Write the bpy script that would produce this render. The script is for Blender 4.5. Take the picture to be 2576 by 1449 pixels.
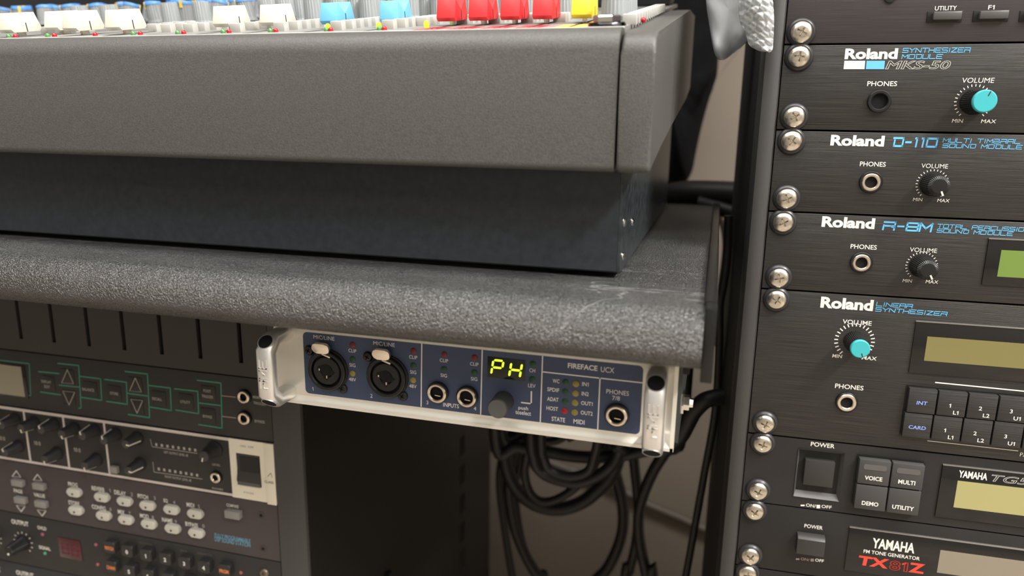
import bpy, bmesh, math, random
from mathutils import Vector as V, Matrix
random.seed(7)
for o in list(bpy.data.objects): bpy.data.objects.remove(o)
SC = bpy.context.scene
COL = SC.collection

# ------------------------------------------------------------------ camera
# every length below is in millimetres, measured from the camera; H0 is the camera's height over the floor
H0 = 800.0
FPX, CX, CY = 1830.0, 1288.0, 724.5
YAW, PITCH, ROLL = -0.26973, 0.22266, 0.01579
def cam_axes():
    f = V((math.sin(YAW)*math.cos(PITCH), math.cos(YAW)*math.cos(PITCH), -math.sin(PITCH)))
    r = V((math.cos(YAW), -math.sin(YAW), 0)); u = r.cross(f)
    c, s = math.cos(ROLL), math.sin(ROLL)
    return c*r+s*u, -s*r+c*u, f
CR, CU, CF = cam_axes()
cd = bpy.data.cameras.new('camera'); cam = bpy.data.objects.new('camera', cd); COL.objects.link(cam)
m = Matrix((CR, CU, -CF)).transposed().to_4x4(); m.translation = V((0, 0, H0*.001)); cam.matrix_world = m
cd.sensor_width = 36; cd.lens = 36*FPX/2576; cd.clip_start = .01; cd.clip_end = 50
cd.dof.use_dof = True; cd.dof.focus_distance = .385; cd.dof.aperture_fstop = 6.6; cd.dof.aperture_blades = 0
SC.camera = cam

# ------------------------------------------------------------------ world, ceiling lamps, exposure
SC.view_settings.view_transform = 'Standard'; SC.view_settings.look = 'None'
SC.view_settings.gamma = 1; SC.view_settings.use_curve_mapping = False
SC.view_settings.exposure = 0.15
W = bpy.data.worlds.new('room_light'); SC.world = W; W.use_nodes = True
W.node_tree.nodes['Background'].inputs[0].default_value = (1, .98, .95, 1)
W.node_tree.nodes['Background'].inputs[1].default_value = 0.03
LAMP = 52.0
def area(name, loc, target, sx, sy, power, col):
    l = bpy.data.lights.new(name, 'AREA'); l.shape = 'RECTANGLE'; l.size = sx; l.size_y = sy; l.energy = power; l.color = col
    o = bpy.data.objects.new(name, l); COL.objects.link(o)
    o.location = (loc[0]*.001, loc[1]*.001, (loc[2]+H0)*.001)
    d = V(target)-V(loc); o.rotation_euler = d.to_track_quat('-Z', 'Y').to_euler()
    return o
for nm, lx, ly, k in (('ceiling_tube_near', 250, 40, .8), ('ceiling_tube_middle', 0, -650, .42), ('ceiling_tube_rear', -200, -1500, .3)):
    area(nm, (lx, ly, 1560), (lx, ly, 0), 3.0, .42, LAMP*k, (1, .975, .94))
area('ceiling_tube_right', (1400, -520, 1560), (1400, -520, 0), .20, 1.3, LAMP*1.7, (1, .975, .94))

# ------------------------------------------------------------------ pixel rays (photo 2576 x 1449) onto real planes
def ray(x, y): return CR*((x-CX)/FPX) - CU*((y-CY)/FPX) + CF
def at_y(x, y, Y): d = ray(x, y); return d*(Y/d.y)
def at_x(x, y, X): d = ray(x, y); return d*(X/d.x)
def at_z(x, y, Z): d = ray(x, y); return d*(Z/d.z)
def solve_x(px, Y, Z):          # x of the point at depth Y, height Z seen in pixel column px
    k = (px-CX)/FPX
    a = V((0, Y, Z)); e = V((1, 0, 0))
    return (k*a.dot(CF)-a.dot(CR))/(e.dot(CR)-k*e.dot(CF))

# ------------------------------------------------------------------ materials
MATS = {}
def mat(name, col, rough=.5, metal=0., emit=0., coat=0., bump=None, var=None, trans=0., alpha=1., spec=.5, ior=1.45):
    """bump=(scale, strength[, (sx,sy,sz)]), var=(scale, amount[, (sx,sy,sz)]) on object coordinates"""
    if name in MATS: return MATS[name]
    M = bpy.data.materials.new(name); M.use_nodes = True; N = M.node_tree.nodes; L = M.node_tree.links
    b = N['Principled BSDF']
    b.inputs['Base Color'].default_value = (*col, 1); b.inputs['Roughness'].default_value = rough
    b.inputs['Metallic'].default_value = metal; b.inputs['Specular IOR Level'].default_value = spec
    b.inputs['Coat Weight'].default_value = coat; b.inputs['Coat Roughness'].default_value = .08
    b.inputs['Transmission Weight'].default_value = trans; b.inputs['Alpha'].default_value = alpha; b.inputs['IOR'].default_value = ior
    if emit: b.inputs['Emission Color'].default_value = (*col, 1); b.inputs['Emission Strength'].default_value = emit
    tc = None
    def noise(scale, sc3, detail=3):
        nonlocal tc
        if tc is None: tc = N.new('ShaderNodeTexCoord')
        mp = N.new('ShaderNodeMapping'); mp.inputs['Scale'].default_value = sc3
        L.new(tc.outputs['Object'], mp.inputs[0])
        n = N.new('ShaderNodeTexNoise'); n.inputs['Scale'].default_value = scale; n.inputs['Detail'].default_value = detail
        L.new(mp.outputs[0], n.inputs['Vector']); return n
    if bump:
        n = noise(bump[0], bump[2] if len(bump) > 2 else (1, 1, 1))
        bp = N.new('ShaderNodeBump'); bp.inputs['Strength'].default_value = bump[1]; bp.inputs['Distance'].default_value = bump[3] if len(bump) > 3 else .0003
        L.new(n.outputs['Fac'], bp.inputs['Height']); L.new(bp.outputs[0], b.inputs['Normal'])
    if var:
        n = noise(var[0], var[2] if len(var) > 2 else (1, 1, 1), 5)
        cr = N.new('ShaderNodeMapRange'); cr.inputs[1].default_value = .3; cr.inputs[2].default_value = .7
        cr.inputs[3].default_value = 1-var[1]; cr.inputs[4].default_value = 1+var[1]
        L.new(n.outputs['Fac'], cr.inputs[0])
        mx = N.new('ShaderNodeVectorMath'); mx.operation = 'SCALE'; mx.inputs[0].default_value = col
        L.new(cr.outputs[0], mx.inputs['Scale']); L.new(mx.outputs[0], b.inputs['Base Color'])
    MATS[name] = M; return M
BR = (6, 6, 900)                       # brushed sideways
brushed = mat('brushed_black_aluminium', (.055, .053, .050), .40, .6, bump=(6, .35, BR, .0004), var=(5, .45, BR))
satin = mat('satin_black_paint', (.022, .021, .020), .5, .2, bump=(900, .15), var=(30, .15))
topgrey = mat('plum_black_aluminium', (.062, .054, .055), .42, .3, bump=(6, .2, BR, .0003), var=(5, .25, BR))
plum = mat('plum_grey_paint', (.062, .050, .052), .55, bump=(900, .2))
black = mat('black_plastic', (.009, .009, .009), .4)
black_matt = mat('matt_black_plastic', (.014, .014, .014), .7)
black_gloss = mat('glossy_black_acrylic', (.008, .008, .008), .07, coat=.3)
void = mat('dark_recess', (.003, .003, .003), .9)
white_ink = mat('white_ink', (.78, .76, .70), .6)
grey_ink = mat('grey_ink', (.42, .39, .36), .6)
pink_ink = mat('faded_pink_ink', (.45, .33, .30), .6)
blue_ink = mat('sky_blue_ink', (.13, .48, .82), .6)
lilac_ink = mat('lilac_ink', (.26, .36, .85), .6)
red_ink = mat('red_ink', (.70, .06, .035), .6)
green_ink = mat('sea_green_ink', (.05, .27, .19), .6)
dark_ink = mat('black_ink', (.04, .04, .04), .6)
orange_ink = mat('orange_ink', (.85, .26, .08), .6)
steel = mat('nickel_steel', (.70, .65, .56), .27, 1., var=(300, .25))
steel_dk = mat('dark_washer', (.055, .055, .058), .34, .5)
chrome = mat('chrome', (.86, .84, .80), .12, 1.)
nickel = mat('warm_nickel', (.86, .76, .64), .28, 1.)
alu = mat('silver_anodised_aluminium', (.80, .77, .69), .45, .35, bump=(500, .08))
alu_handle = mat('satin_aluminium_handle', (.82, .81, .79), .36, .85)
ucx_blue = mat('deep_blue_panel', (.050, .070, .132), .5, .15, bump=(900, .1))
teal = mat('teal_cap', (.045, .42, .46), .5)
led_off_r = mat('dark_red_led', (.14, .012, .015), .35)
led_off_g = mat('dark_green_led', (.010, .055, .022), .35)
led_off_y = mat('dim_yellow_led', (.26, .22, .045), .4)
led_on = mat('lit_lime_led', (.42, 1, .02), .4, emit=1.1)
# ------------------------------------------------------------------ mesh helpers (millimetres in, metres out)
def mk(name, bm, smooth=None):
    me = bpy.data.meshes.new(name); bmesh.ops.scale(bm, vec=(.001,)*3, verts=bm.verts)
    bmesh.ops.recalc_face_normals(bm, faces=bm.faces)
    bm.to_mesh(me); bm.free()
    if smooth is not None:
        for p in me.polygons: p.use_smooth = True
        try: me.set_sharp_from_angle(angle=math.radians(smooth))
        except Exception: pass
    return me
def bm_box(bm, x0, x1, y0, y1, z0, z1, bev=0, seg=2):
    r = bmesh.ops.create_cube(bm, size=1)
    vs = r['verts']
    for v in vs: v.co = V((x0+(v.co.x+.5)*(x1-x0), y0+(v.co.y+.5)*(y1-y0), z0+(v.co.z+.5)*(z1-z0)))
    if bev:
        es = list({e for v in vs for e in v.link_edges})
        bmesh.ops.bevel(bm, geom=es, offset=bev, segments=seg, profile=.5, affect='EDGES')
def box(x0, x1, y0, y1, z0, z1, bev=0, seg=2):
    bm = bmesh.new(); bm_box(bm, x0, x1, y0, y1, z0, z1, bev, seg); return mk('box', bm, 40 if bev else None)
def boxes(lst, bev=0):
    bm = bmesh.new()
    for b in lst: bm_box(bm, *b, bev=bev)
    return mk('boxes', bm, 40 if bev else None)
def lathe(prof, n=32, axis='y', ribs=0, rib=0):
    """prof: (radius, height) from the base outwards; axis y -> towards -y (the viewer), axis z -> up"""
    bm = bmesh.new(); rings = []
    for r, h in prof:
        ring = []
        if r <= 1e-6:
            ring = [bm.verts.new((0, -h, 0) if axis == 'y' else (0, 0, h))]
        else:
            for k in range(n):
                a = 2*math.pi*k/n
                rr = r - (rib if ribs and k % 2 else 0)
                ring.append(bm.verts.new((rr*math.cos(a), -h, rr*math.sin(a)) if axis == 'y' else (rr*math.cos(a), rr*math.sin(a), h)))
        rings.append(ring)
    for a, b in zip(rings, rings[1:]):
        for k in range(n):
            q = [a[k % len(a)], a[(k+1) % len(a)], b[(k+1) % len(b)], b[k % len(b)]]
            q = list(dict.fromkeys(q))
            if len(q) > 2:
                try: bm.faces.new(q)
                except ValueError: pass
    if len(rings[0]) > 1: bm.faces.new(rings[0][::-1])
    if len(rings[-1]) > 1: bm.faces.new(rings[-1])
    return mk('lathe', bm, 35)
def ring_mesh(ro, ri, h, n=36, h0=0):
    """an open tube with a rounded lip facing -y"""
    bm = bmesh.new(); P = [(ro, h0), (ro, h-.5), (ro-.4, h), (ri+.4, h), (ri, h-.5), (ri, h0)]
    R = [[bm.verts.new((r*math.cos(2*math.pi*k/n), -y, r*math.sin(2*math.pi*k/n))) for k in range(n)] for r, y in P]
    for a, b in zip(R, R[1:]+R[:1]):
        for k in range(n): bm.faces.new((a[k], a[(k+1) % n], b[(k+1) % n], b[k]))
    return mk('ring', bm, 35)
def prism(poly, a0, a1, plane='xz', bev=0):
    """polygon extruded; plane xz -> along y, plane yz -> along x"""
    bm = bmesh.new()
    f = (lambda p, t: (p[0], t, p[1])) if plane == 'xz' else ((lambda p, t: (t, p[0], p[1])) if plane == 'yz' else (lambda p, t: (p[0], p[1], t)))
    A = [bm.verts.new(f(p, a0)) for p in poly]; B = [bm.verts.new(f(p, a1)) for p in poly]
    n = len(poly); fa = bm.faces.new(A); fb = bm.faces.new(B[::-1])
    for k in range(n): bm.faces.new((A[k], A[(k+1) % n], B[(k+1) % n], B[k]))
    if bev:
        es = list(set(fa.edges) | set(fb.edges)); bmesh.ops.bevel(bm, geom=es, offset=bev, segments=3, profile=.5, affect='EDGES')
    return mk('prism', bm, 40)
def rrect(x0, x1, z0, z1, r, n=5):
    P = []
    for cx, cz, a0 in ((x1-r, z1-r, 0), (x0+r, z1-r, 90), (x0+r, z0+r, 180), (x1-r, z0+r, 270)):
        for k in range(n+1):
            a = math.radians(a0+90*k/n); P.append((cx+r*math.cos(a), cz+r*math.sin(a)))
    return P
def rplate(x0, x1, z0, z1, r, y0, y1, bev=0): return prism(rrect(x0, x1, z0, z1, r), y0, y1, 'xz', bev)
def smooth_path(pts, sub=8):
    out = []; n = len(pts); P = [V(p) for p in pts]
    for i in range(n-1):
        p0, p1, p2, p3 = P[max(i-1, 0)], P[i], P[i+1], P[min(i+2, n-1)]
        for k in range(sub):
            t = k/sub
            out.append(.5*((2*p1)+(p2-p0)*t+(2*p0-5*p1+4*p2-p3)*t*t+(3*p1-p0-3*p2+p3)*t**3))
    return out+[P[-1]]
def sweep(path, sec, closed=True, up=V((1, 0, 0))):
    """sec: 2D points (a along side, b along up-ish); path of Vectors, mitred"""
    bm = bmesh.new(); rings = []
    for i, p in enumerate(path):
        t0 = (path[i]-path[i-1]).normalized() if i else (path[1]-path[0]).normalized()
        t1 = (path[i+1]-path[i]).normalized() if i < len(path)-1 else t0
        t = (t0+t1).normalized(); side = up-t*up.dot(t)
        if side.length < 1e-4: side = t.orthogonal()
        side.normalize(); nb = t.cross(side); c = max(.4, t.dot(t0))
        rings.append([bm.verts.new(p+side*a+nb*(b/c)) for a, b in sec])
    n = len(sec)
    for A, B in zip(rings, rings[1:]):
        for k in range(n): bm.faces.new((A[k], A[(k+1) % n], B[(k+1) % n], B[k]))
    bm.faces.new(rings[0][::-1]); bm.faces.new(rings[-1])
    return mk('sweep', bm, 50)
def circle(r, n=10, ry=None): return [(r*math.cos(2*math.pi*k/n), (ry or r)*math.sin(2*math.pi*k/n)) for k in range(n)]
def strip_mesh(pl, w, y=-.1):
    """flat printed line along 2D points (x,z)"""
    bm = bmesh.new()
    for (x0, z0), (x1, z1) in zip(pl, pl[1:]):
        d = V((x1-x0, z1-z0)); l = d.length
        if l < 1e-6: continue
        d /= l; n = V((-d.y, d.x))*w/2; e = d*w/2
        c = [V((x0, z0))-e-n, V((x1, z1))+e-n, V((x1, z1))+e+n, V((x0, z0))-e+n]
        bm.faces.new([bm.verts.new((p.x, y, p.y)) for p in c])
    return mk('line', bm)

# ------------------------------------------------------------------ objects
def link(name, me, material=None, parent=None, loc=(0, 0, 0), rot=(0, 0, 0), scale=(1, 1, 1)):
    if material is not None:
        if len(me.materials) == 0: me.materials.append(material)
        elif me.materials[0] != material: me = me.copy(); me.materials[0] = material
    o = bpy.data.objects.new(name, me); COL.objects.link(o)
    o.parent = parent; o.rotation_euler = rot; o.scale = scale
    o.location = V(loc)*.001 + (V((0, 0, 0)) if parent else V((0, 0, H0*.001)))
    return o
def tag(o, label, cat, group=None):
    o['label'] = label; o['category'] = cat
    if group: o['group'] = group
    return o
def struct(o): o['kind'] = 'structure'; return o
def empty(name, loc, rz=0):
    o = bpy.data.objects.new(name, None); COL.objects.link(o); o.empty_display_size = .02
    o.location = V((loc[0], loc[1], loc[2]+H0))*.001; o.rotation_euler = (0, 0, rz); return o

# ------------------------------------------------------------------ lettering
TXT = {}
def text_geo(s, shear=0, bold=0, outline=0):
    k = (s, shear, bold, outline)
    if k in TXT: return TXT[k]
    c = bpy.data.curves.new('t', 'FONT'); c.body = s; c.shear = shear; c.offset = bold; c.resolution_u = 3; c.size = 1
    c.space_character = 1.0
    if outline: c.fill_mode = 'NONE'; c.bevel_depth = outline; c.bevel_resolution = 0
    o = bpy.data.objects.new('t', c); COL.objects.link(o)
    me = bpy.data.meshes.new_from_object(o)
    vs = [(v.co.x, v.co.y) for v in me.vertices]; fs = [tuple(p.vertices) for p in me.polygons]
    if '1' in s:                                  # give the bare figure one its flag
        c.body = '1'; m1 = bpy.data.meshes.new_from_object(o); X = [v.co.x for v in m1.vertices]; tw = max(X)-min(X)-shear*.7; bpy.data.meshes.remove(m1)
        top = max(v[1] for v in vs)
        for i, ch in enumerate(s):
            if ch != '1': continue
            c.body = s[:i+1]; m1 = bpy.data.meshes.new_from_object(o); xr = max(v.co.x for v in m1.vertices); bpy.data.meshes.remove(m1)
            xl = xr-tw*.5; k = len(vs); t = min(tw, .12)
            vs += [(xl, top), (xl-.19, top-.15), (xl-.19, top-.15-t), (xl, top-t*1.2)]; fs.append((k+3, k+2, k+1, k))
    bpy.data.objects.remove(o); bpy.data.curves.remove(c); bpy.data.meshes.remove(me)
    x0 = min(v[0] for v in vs); x1 = max(v[0] for v in vs); y0 = min(v[1] for v in vs); y1 = max(v[1] for v in vs)
    TXT[k] = ([((x-x0), (y-y0)) for x, y in vs], fs, x1-x0, y1-y0); return TXT[k]
# a squared display alphabet drawn as strokes on a 1 x 1 cell
SQ = {'S': [[(1, 1), (0, 1), (0, .5), (1, .5), (1, 0), (0, 0)]], 'Y': [[(0, 1), (.5, .5), (1, 1)], [(.5, .5), (.5, 0)]],
 'N': [[(0, 0), (0, 1), (1, 0), (1, 1)]], 'T': [[(0, 1), (1, 1)], [(.5, 1), (.5, 0)]], 'H': [[(0, 0), (0, 1)], [(1, 0), (1, 1)], [(0, .5), (1, .5)]],
 'E': [[(1, 1), (0, 1), (0, 0), (1, 0)], [(0, .5), (.85, .5)]], 'I': [[(.5, 0), (.5, 1)]], 'Z': [[(0, 1), (1, 1), (0, 0), (1, 0)]],
 'R': [[(0, .55), (0, 0)], [(0, 1), (1, 1), (1, .5), (.1, .5)], [(.6, .5), (1, .3), (1, 0)]], 'M': [[(0, 0), (0, 1), (.5, .35), (1, 1), (1, 0)]],
 'O': [[(0, 0), (0, 1), (1, 1), (1, 0), (0, 0)]], 'D': [[(.12, .7), (.12, 0), (1, 0), (1, 1), (0, 1)]], 'U': [[(0, 1), (0, 0), (1, 0), (1, 1)]],
 'L': [[(0, 1), (0, 0), (1, 0)]], 'B': [[(0, .5), (0, 0), (1, 0), (1, .5), (.1, .5)], [(0, 1), (.9, 1), (.9, .5)]], 'A': [[(0, 0), (0, 1), (1, 1), (1, 0)], [(.1, .45), (1, .45)]],
 'P': [[(0, 0), (0, 1), (1, 1), (1, .45), (.1, .45)]], 'C': [[(1, 1), (0, 1), (0, 0), (1, 0)]], '-': [[(.15, .5), (.85, .5)]],
 '1': [[(.3, 1), (.6, 1), (.6, 0)]], '0': [[(0, 0), (0, 1), (1, 1), (1, 0), (0, 0)]], '8': [[(0, 0), (0, 1), (1, 1), (1, 0), (0, 0)], [(0, .5), (1, .5)]],
 '5': [[(1, 1), (0, 1), (0, .55), (1, .55), (1, 0), (0, 0)]], 'G': [[(1, 1), (0, 1), (0, 0), (1, 0), (1, .5), (.5, .5)]], 'X': [[(0, 0), (1, 1)], [(0, 1), (1, 0)]]}
NARROW = {'I': .25, '1': .45, '-': .7, ' ': .6}
def square_geo(s, t=.17, gap=.32, shear=.12, cw=1.35):
    vs, fs = [], []; x = 0
    for ch in s:
        w = cw*NARROW.get(ch, 1)
        for pl in SQ.get(ch, []):
            for (a0, b0), (a1, b1) in zip(pl, pl[1:]):
                p = V((x+a0*w, b0)); q = V((x+a1*w, b1)); d = (q-p).normalized(); n = V((-d.y, d.x))*t/2; e = d*t/2
                i = len(vs)
                for c in (p-e-n, q+e-n, q+e+n, p-e+n): vs.append((c.x+shear*c.y, c.y))
                fs.append((i, i+1, i+2, i+3))
        x += w+gap
    x0 = min(v[0] for v in vs); x1 = max(v[0] for v in vs); y0 = min(v[1] for v in vs); y1 = max(v[1] for v in vs)
    return [((a-x0), (b-y0)) for a, b in vs], fs, x1-x0, y1-y0
def flat_text(geo, x0, z0, w, h, y=-.12, rot=0, extrude=0):
    vs, fs, gw, gh = geo
    if w is None: w = gw*h/gh
    bm = bmesh.new(); B = [bm.verts.new((x0+vx/gw*w, y, z0+vy/gh*h)) for vx, vy in vs]
    for f in fs:
        try: bm.faces.new([B[i] for i in f])
        except ValueError: pass
    me = bpy.data.meshes.new('lettering'); bmesh.ops.scale(bm, vec=(.001,)*3, verts=bm.verts)
    if extrude:
        bm.normal_update(); r = bmesh.ops.extrude_face_region(bm, geom=list(bm.faces))
        bmesh.ops.translate(bm, vec=(0, extrude*.001, 0), verts=[g for g in r['geom'] if isinstance(g, bmesh.types.BMVert)])
        bmesh.ops.recalc_face_normals(bm, faces=bm.faces)
    bm.to_mesh(me); bm.free(); return me

# ------------------------------------------------------------------ a flat-fronted thing: x right, y into the panel, z up
class Front:
    def __init__(s, name, label, cat, P0, ang, u0=0., v0=0., group=None):
        s.P0 = V(P0); s.ang = ang; s.u = V((math.cos(ang), math.sin(ang), 0)); s.n = V((-math.sin(ang), math.cos(ang), 0))
        s.u0, s.v0 = u0, v0
        s.root = empty(name, s.P0+s.u*u0+V((0, 0, v0)), ang); tag(s.root, label, cat, group)
    def uv(s, px, py, proud=0.):
        d = ray(px, py); Q = d*((s.P0.dot(s.n)-proud)/d.dot(s.n))-s.P0
        return Q.dot(s.u)-s.u0, Q.z-s.v0
    def part(s, name, me, material, loc=(0, 0, 0), rot=(0, 0, 0), parent=None, scale=(1, 1, 1)):
        return link(name, me, material, parent or s.root, loc, rot, scale)
    def text(s, t, xl, yl, xr, yr, cap, material, bold=0, shear=0, square=None, outline=0, y=-.12, proud=0, parent=None, off=(0, 0, 0)):
        """lettering between two baseline pixels, cap height in pixels"""
        a = s.uv(xl, yl, proud); b = s.uv(xr, yr, proud); c = s.uv((xl+xr)/2, (yl+yr)/2-cap, proud)
        z = (a[1]+b[1])/2; geo = square_geo(t, **square) if square is not None else text_geo(t, shear, bold, outline)
        return s.part('lettering', flat_text(geo, a[0]-off[0], z-off[2], b[0]-a[0], c[1]-z, y=y-proud-off[1]), material, parent=parent)
    def textc(s, t, px, py, cap, material, bold=0, shear=0, y=-.12, proud=0, wide=1., parent=None, off=(0, 0, 0)):
        """lettering centred on a pixel (px, py = middle of the letters), natural width times wide"""
        a = s.uv(px, py+cap/2, proud); c = s.uv(px, py-cap/2, proud); geo = text_geo(t, shear, bold); h = c[1]-a[1]; w = geo[2]*h/geo[3]*wide
        return s.part('lettering', flat_text(geo, a[0]-w/2-off[0], a[1]-off[2], w, h, y=y-proud-off[1]), material, parent=parent)
    def line(s, pts, w, material, y=-.1, name='printed_line', proud=0):
        return s.part(name, strip_mesh([s.uv(*p, proud) for p in pts], w, y-proud), material)
    def rect(s, x0, y0, x1, y1):
        """upright rectangle in panel mm from the pixel corners (left-top, right-bottom)"""
        a = s.uv(x0, y0); b = s.uv(x1, y1); return a[0], b[0], b[1], a[1]

# shared small hardware ------------------------------------------------
M_ = {}
def shared(key, fn, material):
    if key not in M_: M_[key] = fn(); M_[key].materials.append(material)
    return M_[key]
def cross_head(r, h):
    """pan head with a cross recess"""
    bm = bmesh.new(); n = 32; P = [(r, 0), (r, h*.30), (r*.95, h*.52), (r*.78, h*.82), (r*.48, h*.97)]
    R = [[bm.verts.new((q*math.cos(2*math.pi*k/n), -y, q*math.sin(2*math.pi*k/n))) for k in range(n)] for q, y in P]
    for a, b in zip(R, R[1:]):
        for k in range(n): bm.faces.new((a[k], a[(k+1) % n], b[(k+1) % n], b[k]))
    inner = [bm.verts.new(((r*.48 if (k % 8) in (0, 1, 7) else r*.17)*math.cos(2*math.pi*k/n), -h*(.97 if (k % 8) in (0, 1, 7) else 1.0), (r*.48 if (k % 8) in (0, 1, 7) else r*.17)*math.sin(2*math.pi*k/n))) for k in range(n)]
    for k in range(n):
        f = [R[-1][k], R[-1][(k+1) % n], inner[(k+1) % n], inner[k]]
        try: bm.faces.new(f)
        except ValueError: pass
    c = bm.verts.new((0, -h*.25, 0)); deep = [bm.verts.new((v.co.x*.55, -h*.35, v.co.z*.55)) for v in inner]
    for k in range(n):
        bm.faces.new((inner[k], inner[(k+1) % n], deep[(k+1) % n], deep[k])); bm.faces.new((deep[k], deep[(k+1) % n], c))
    bm.faces.new(R[0][::-1])
    return mk('cross_head', bm, 30)
def rack_screw(F, px, py, small=False):
    # the washer sits on the panel, the head about 3 mm in front of it
    u, v = F.uv(px, py, 3.0)
    a = random.random()*6.28
    w = F.part('cup_washer', shared('cupw', lambda: lathe([(7.4, 0), (7.4, .5), (6.8, 1.5), (6.0, 2.0), (5.4, 1.6)], 36), steel_dk), steel_dk, (u, 0, v))
    F.part('screw', shared('rscrew', lambda: cross_head(5.6, 3.0), steel), steel, (0, -1.3, 0), (0, a, 0), parent=w)
def jack(F, px, py, ro, ri, collar, proud=3., metal=nickel, cmat=black):
    u, v = F.uv(px, py, proud)
    j = F.part('jack_socket', ring_mesh(collar, ri, proud-.4 if metal else proud, 36), cmat, (u, 0, v))
    if metal: F.part('ferrule', ring_mesh(ro, ri, proud+.3, 36), metal, parent=j)
    F.part('socket_hole', lathe([(ri+.2, 0), (ri+.2, .4), (0, .4)], 24), void, parent=j)
    return j
def ticks(F, u, v, r0, r1, n, w, material, a0=-140, a1=140, gap=None):
    bm = bmesh.new()
    for k in range(n):
        a = math.radians(a0+(a1-a0)*k/(n-1)); d = V((math.sin(a), math.cos(a))); s = V((d.y, -d.x))*w/2
        c = [d*r0-s, d*r1-s, d*r1+s, d*r0+s]; bm.faces.new([bm.verts.new((u+p.x, -.12, v+p.y)) for p in c])
    F.part('scale_marks', mk('ticks', bm), material)
# ------------------------------------------------------------------ room shell
wallm = mat('beige_wall_paint', (.20, .167, .132), .8, bump=(60, .1), var=(6, .08))
floorm = mat('grey_brown_floor', (.34, .29, .235), .6, var=(8, .2))
struct(link('wall_back', box(-2600, 1800, 1010, 1060, -H0, 1600), wallm))
struct(link('floor', box(-2600, 1800, -2400, 1010, -H0-40, -H0), floorm))
lightwall = mat('off_white_wall_paint', (.34, .32, .29), .8)
struct(link('ceiling', box(-2600, 1800, -2400, 1010, 1600, 1640), mat('white_ceiling', (.6, .59, .56), .9)))
struct(link('wall_left', box(-2640, -2600, -2400, 1010, -H0, 1600), lightwall)); struct(link('wall_right', box(1800, 1840, -2400, 1010, -H0, 1600), lightwall))
struct(link('wall_front', box(-2600, 1800, -2440, -2400, -H0, 1600), lightwall))
struct(link('baseboard_back', box(-2600, 1800, 1000, 1010, -H0, -H0+70, 2), mat('dark_baseboard', (.06, .05, .045), .6)))

# ------------------------------------------------------------------ desk
DT = -69.0                                     # desk top
def slate():
    M = bpy.data.materials.new('grey_slate_laminate'); M.use_nodes = True; N = M.node_tree.nodes; L = M.node_tree.links; b = N['Principled BSDF']
    tc = N.new('ShaderNodeTexCoord')
    def nz(scale, det, sc=(1, 1, 1), dist=0):
        mp = N.new('ShaderNodeMapping'); mp.inputs['Scale'].default_value = sc; L.new(tc.outputs['Object'], mp.inputs[0])
        n = N.new('ShaderNodeTexNoise'); n.inputs['Scale'].default_value = scale; n.inputs['Detail'].default_value = det; n.inputs['Distortion'].default_value = dist
        L.new(mp.outputs[0], n.inputs['Vector']); return n.outputs['Fac']
    def mr(s, a, c, d, e):
        n = N.new('ShaderNodeMapRange'); L.new(s, n.inputs[0])
        for i, x in enumerate((a, c, d, e)): n.inputs[i+1].default_value = x
        return n.outputs[0]
    def mth(op, a, c=None):
        n = N.new('ShaderNodeMath'); n.operation = op
        for i, x in enumerate((a, c)):
            if x is None: continue
            if isinstance(x, (int, float)): n.inputs[i].default_value = x
            else: L.new(x, n.inputs[i])
        return n.outputs[0]
    cloud = mr(nz(14, 6, (1, 2, 2), .8), .3, .7, .010, .036)
    v = mth('ABSOLUTE', mth('SUBTRACT', nz(9, 5, (1.0, 1.8, 1.8), .7), .5)); vein = mr(v, .0, .009, .13, 0.)
    patch = mr(nz(6, 2), .50, .60, 0., 1.)
    val = mth('ADD', cloud, mth('MULTIPLY', vein, patch))
    cc = N.new('ShaderNodeCombineColor')
    L.new(val, cc.inputs[0]); L.new(mth('MULTIPLY', val, .985), cc.inputs[1]); L.new(mth('MULTIPLY', val, .95), cc.inputs[2])
    L.new(cc.outputs[0], b.inputs['Base Color'])
    h = mth('ADD', nz(1100, 3, (1, 1, 1), .9), mth('MULTIPLY', nz(140, 3, (1, 1, 1), 1.), .35))
    bp = N.new('ShaderNodeBump'); bp.inputs['Strength'].default_value = 1.0; bp.inputs['Distance'].default_value = .0012
    L.new(h, bp.inputs['Height']); L.new(bp.outputs[0], b.inputs['Normal'])
    b.inputs['Roughness'].default_value = .27; b.inputs['Specular IOR Level'].default_value = .9; b.inputs['IOR'].default_value = 1.75
    return M
slatem = slate()
def arc(cy, cz, r, a0, a1, n=8): return [(cy+r*math.cos(math.radians(a0+(a1-a0)*k/n)), cz+r*math.sin(math.radians(a0+(a1-a0)*k/n))) for k in range(n+1)]
dk_origin = V((-500, 560, -97))
desk = empty('desk', dk_origin)
tag(desk, 'dark slate-look laminate desk with rounded front edge carrying the mixing console', 'desk')
prof = [(700, -93.2)] + [(700, DT)] + arc(286, DT-12, 12, 90, 180) + arc(284, -83.2, 10, 180, 270)
top = link('worktop', prism(prof, -1500, -.6, 'yz'), slatem, desk, -dk_origin)
trimm = mat('black_edge_trim', (.008, .008, .008), .3, coat=.0, bump=(200, .15))
tp = [(288, DT+2.0), (291, DT+2.4), (700, DT+2.4), (700, DT), (288, DT)]
link('edge_trim', prism(tp, -1.2, 4.0, 'yz', .6), trimm, desk, -dk_origin)
link('edge_trim', box(-.6, 4.0, 277, 700, -97.0, DT+1.8, .5), trimm, desk, -dk_origin)
for x in (-1440,):
    link('leg', box(x, x+40, 655, 695, -H0, -93.4, 2), black, desk, -dk_origin)
link('leg', box(-1440, -1400, 330, 370, -H0, -93.4, 2), black, desk, -dk_origin)

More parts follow.
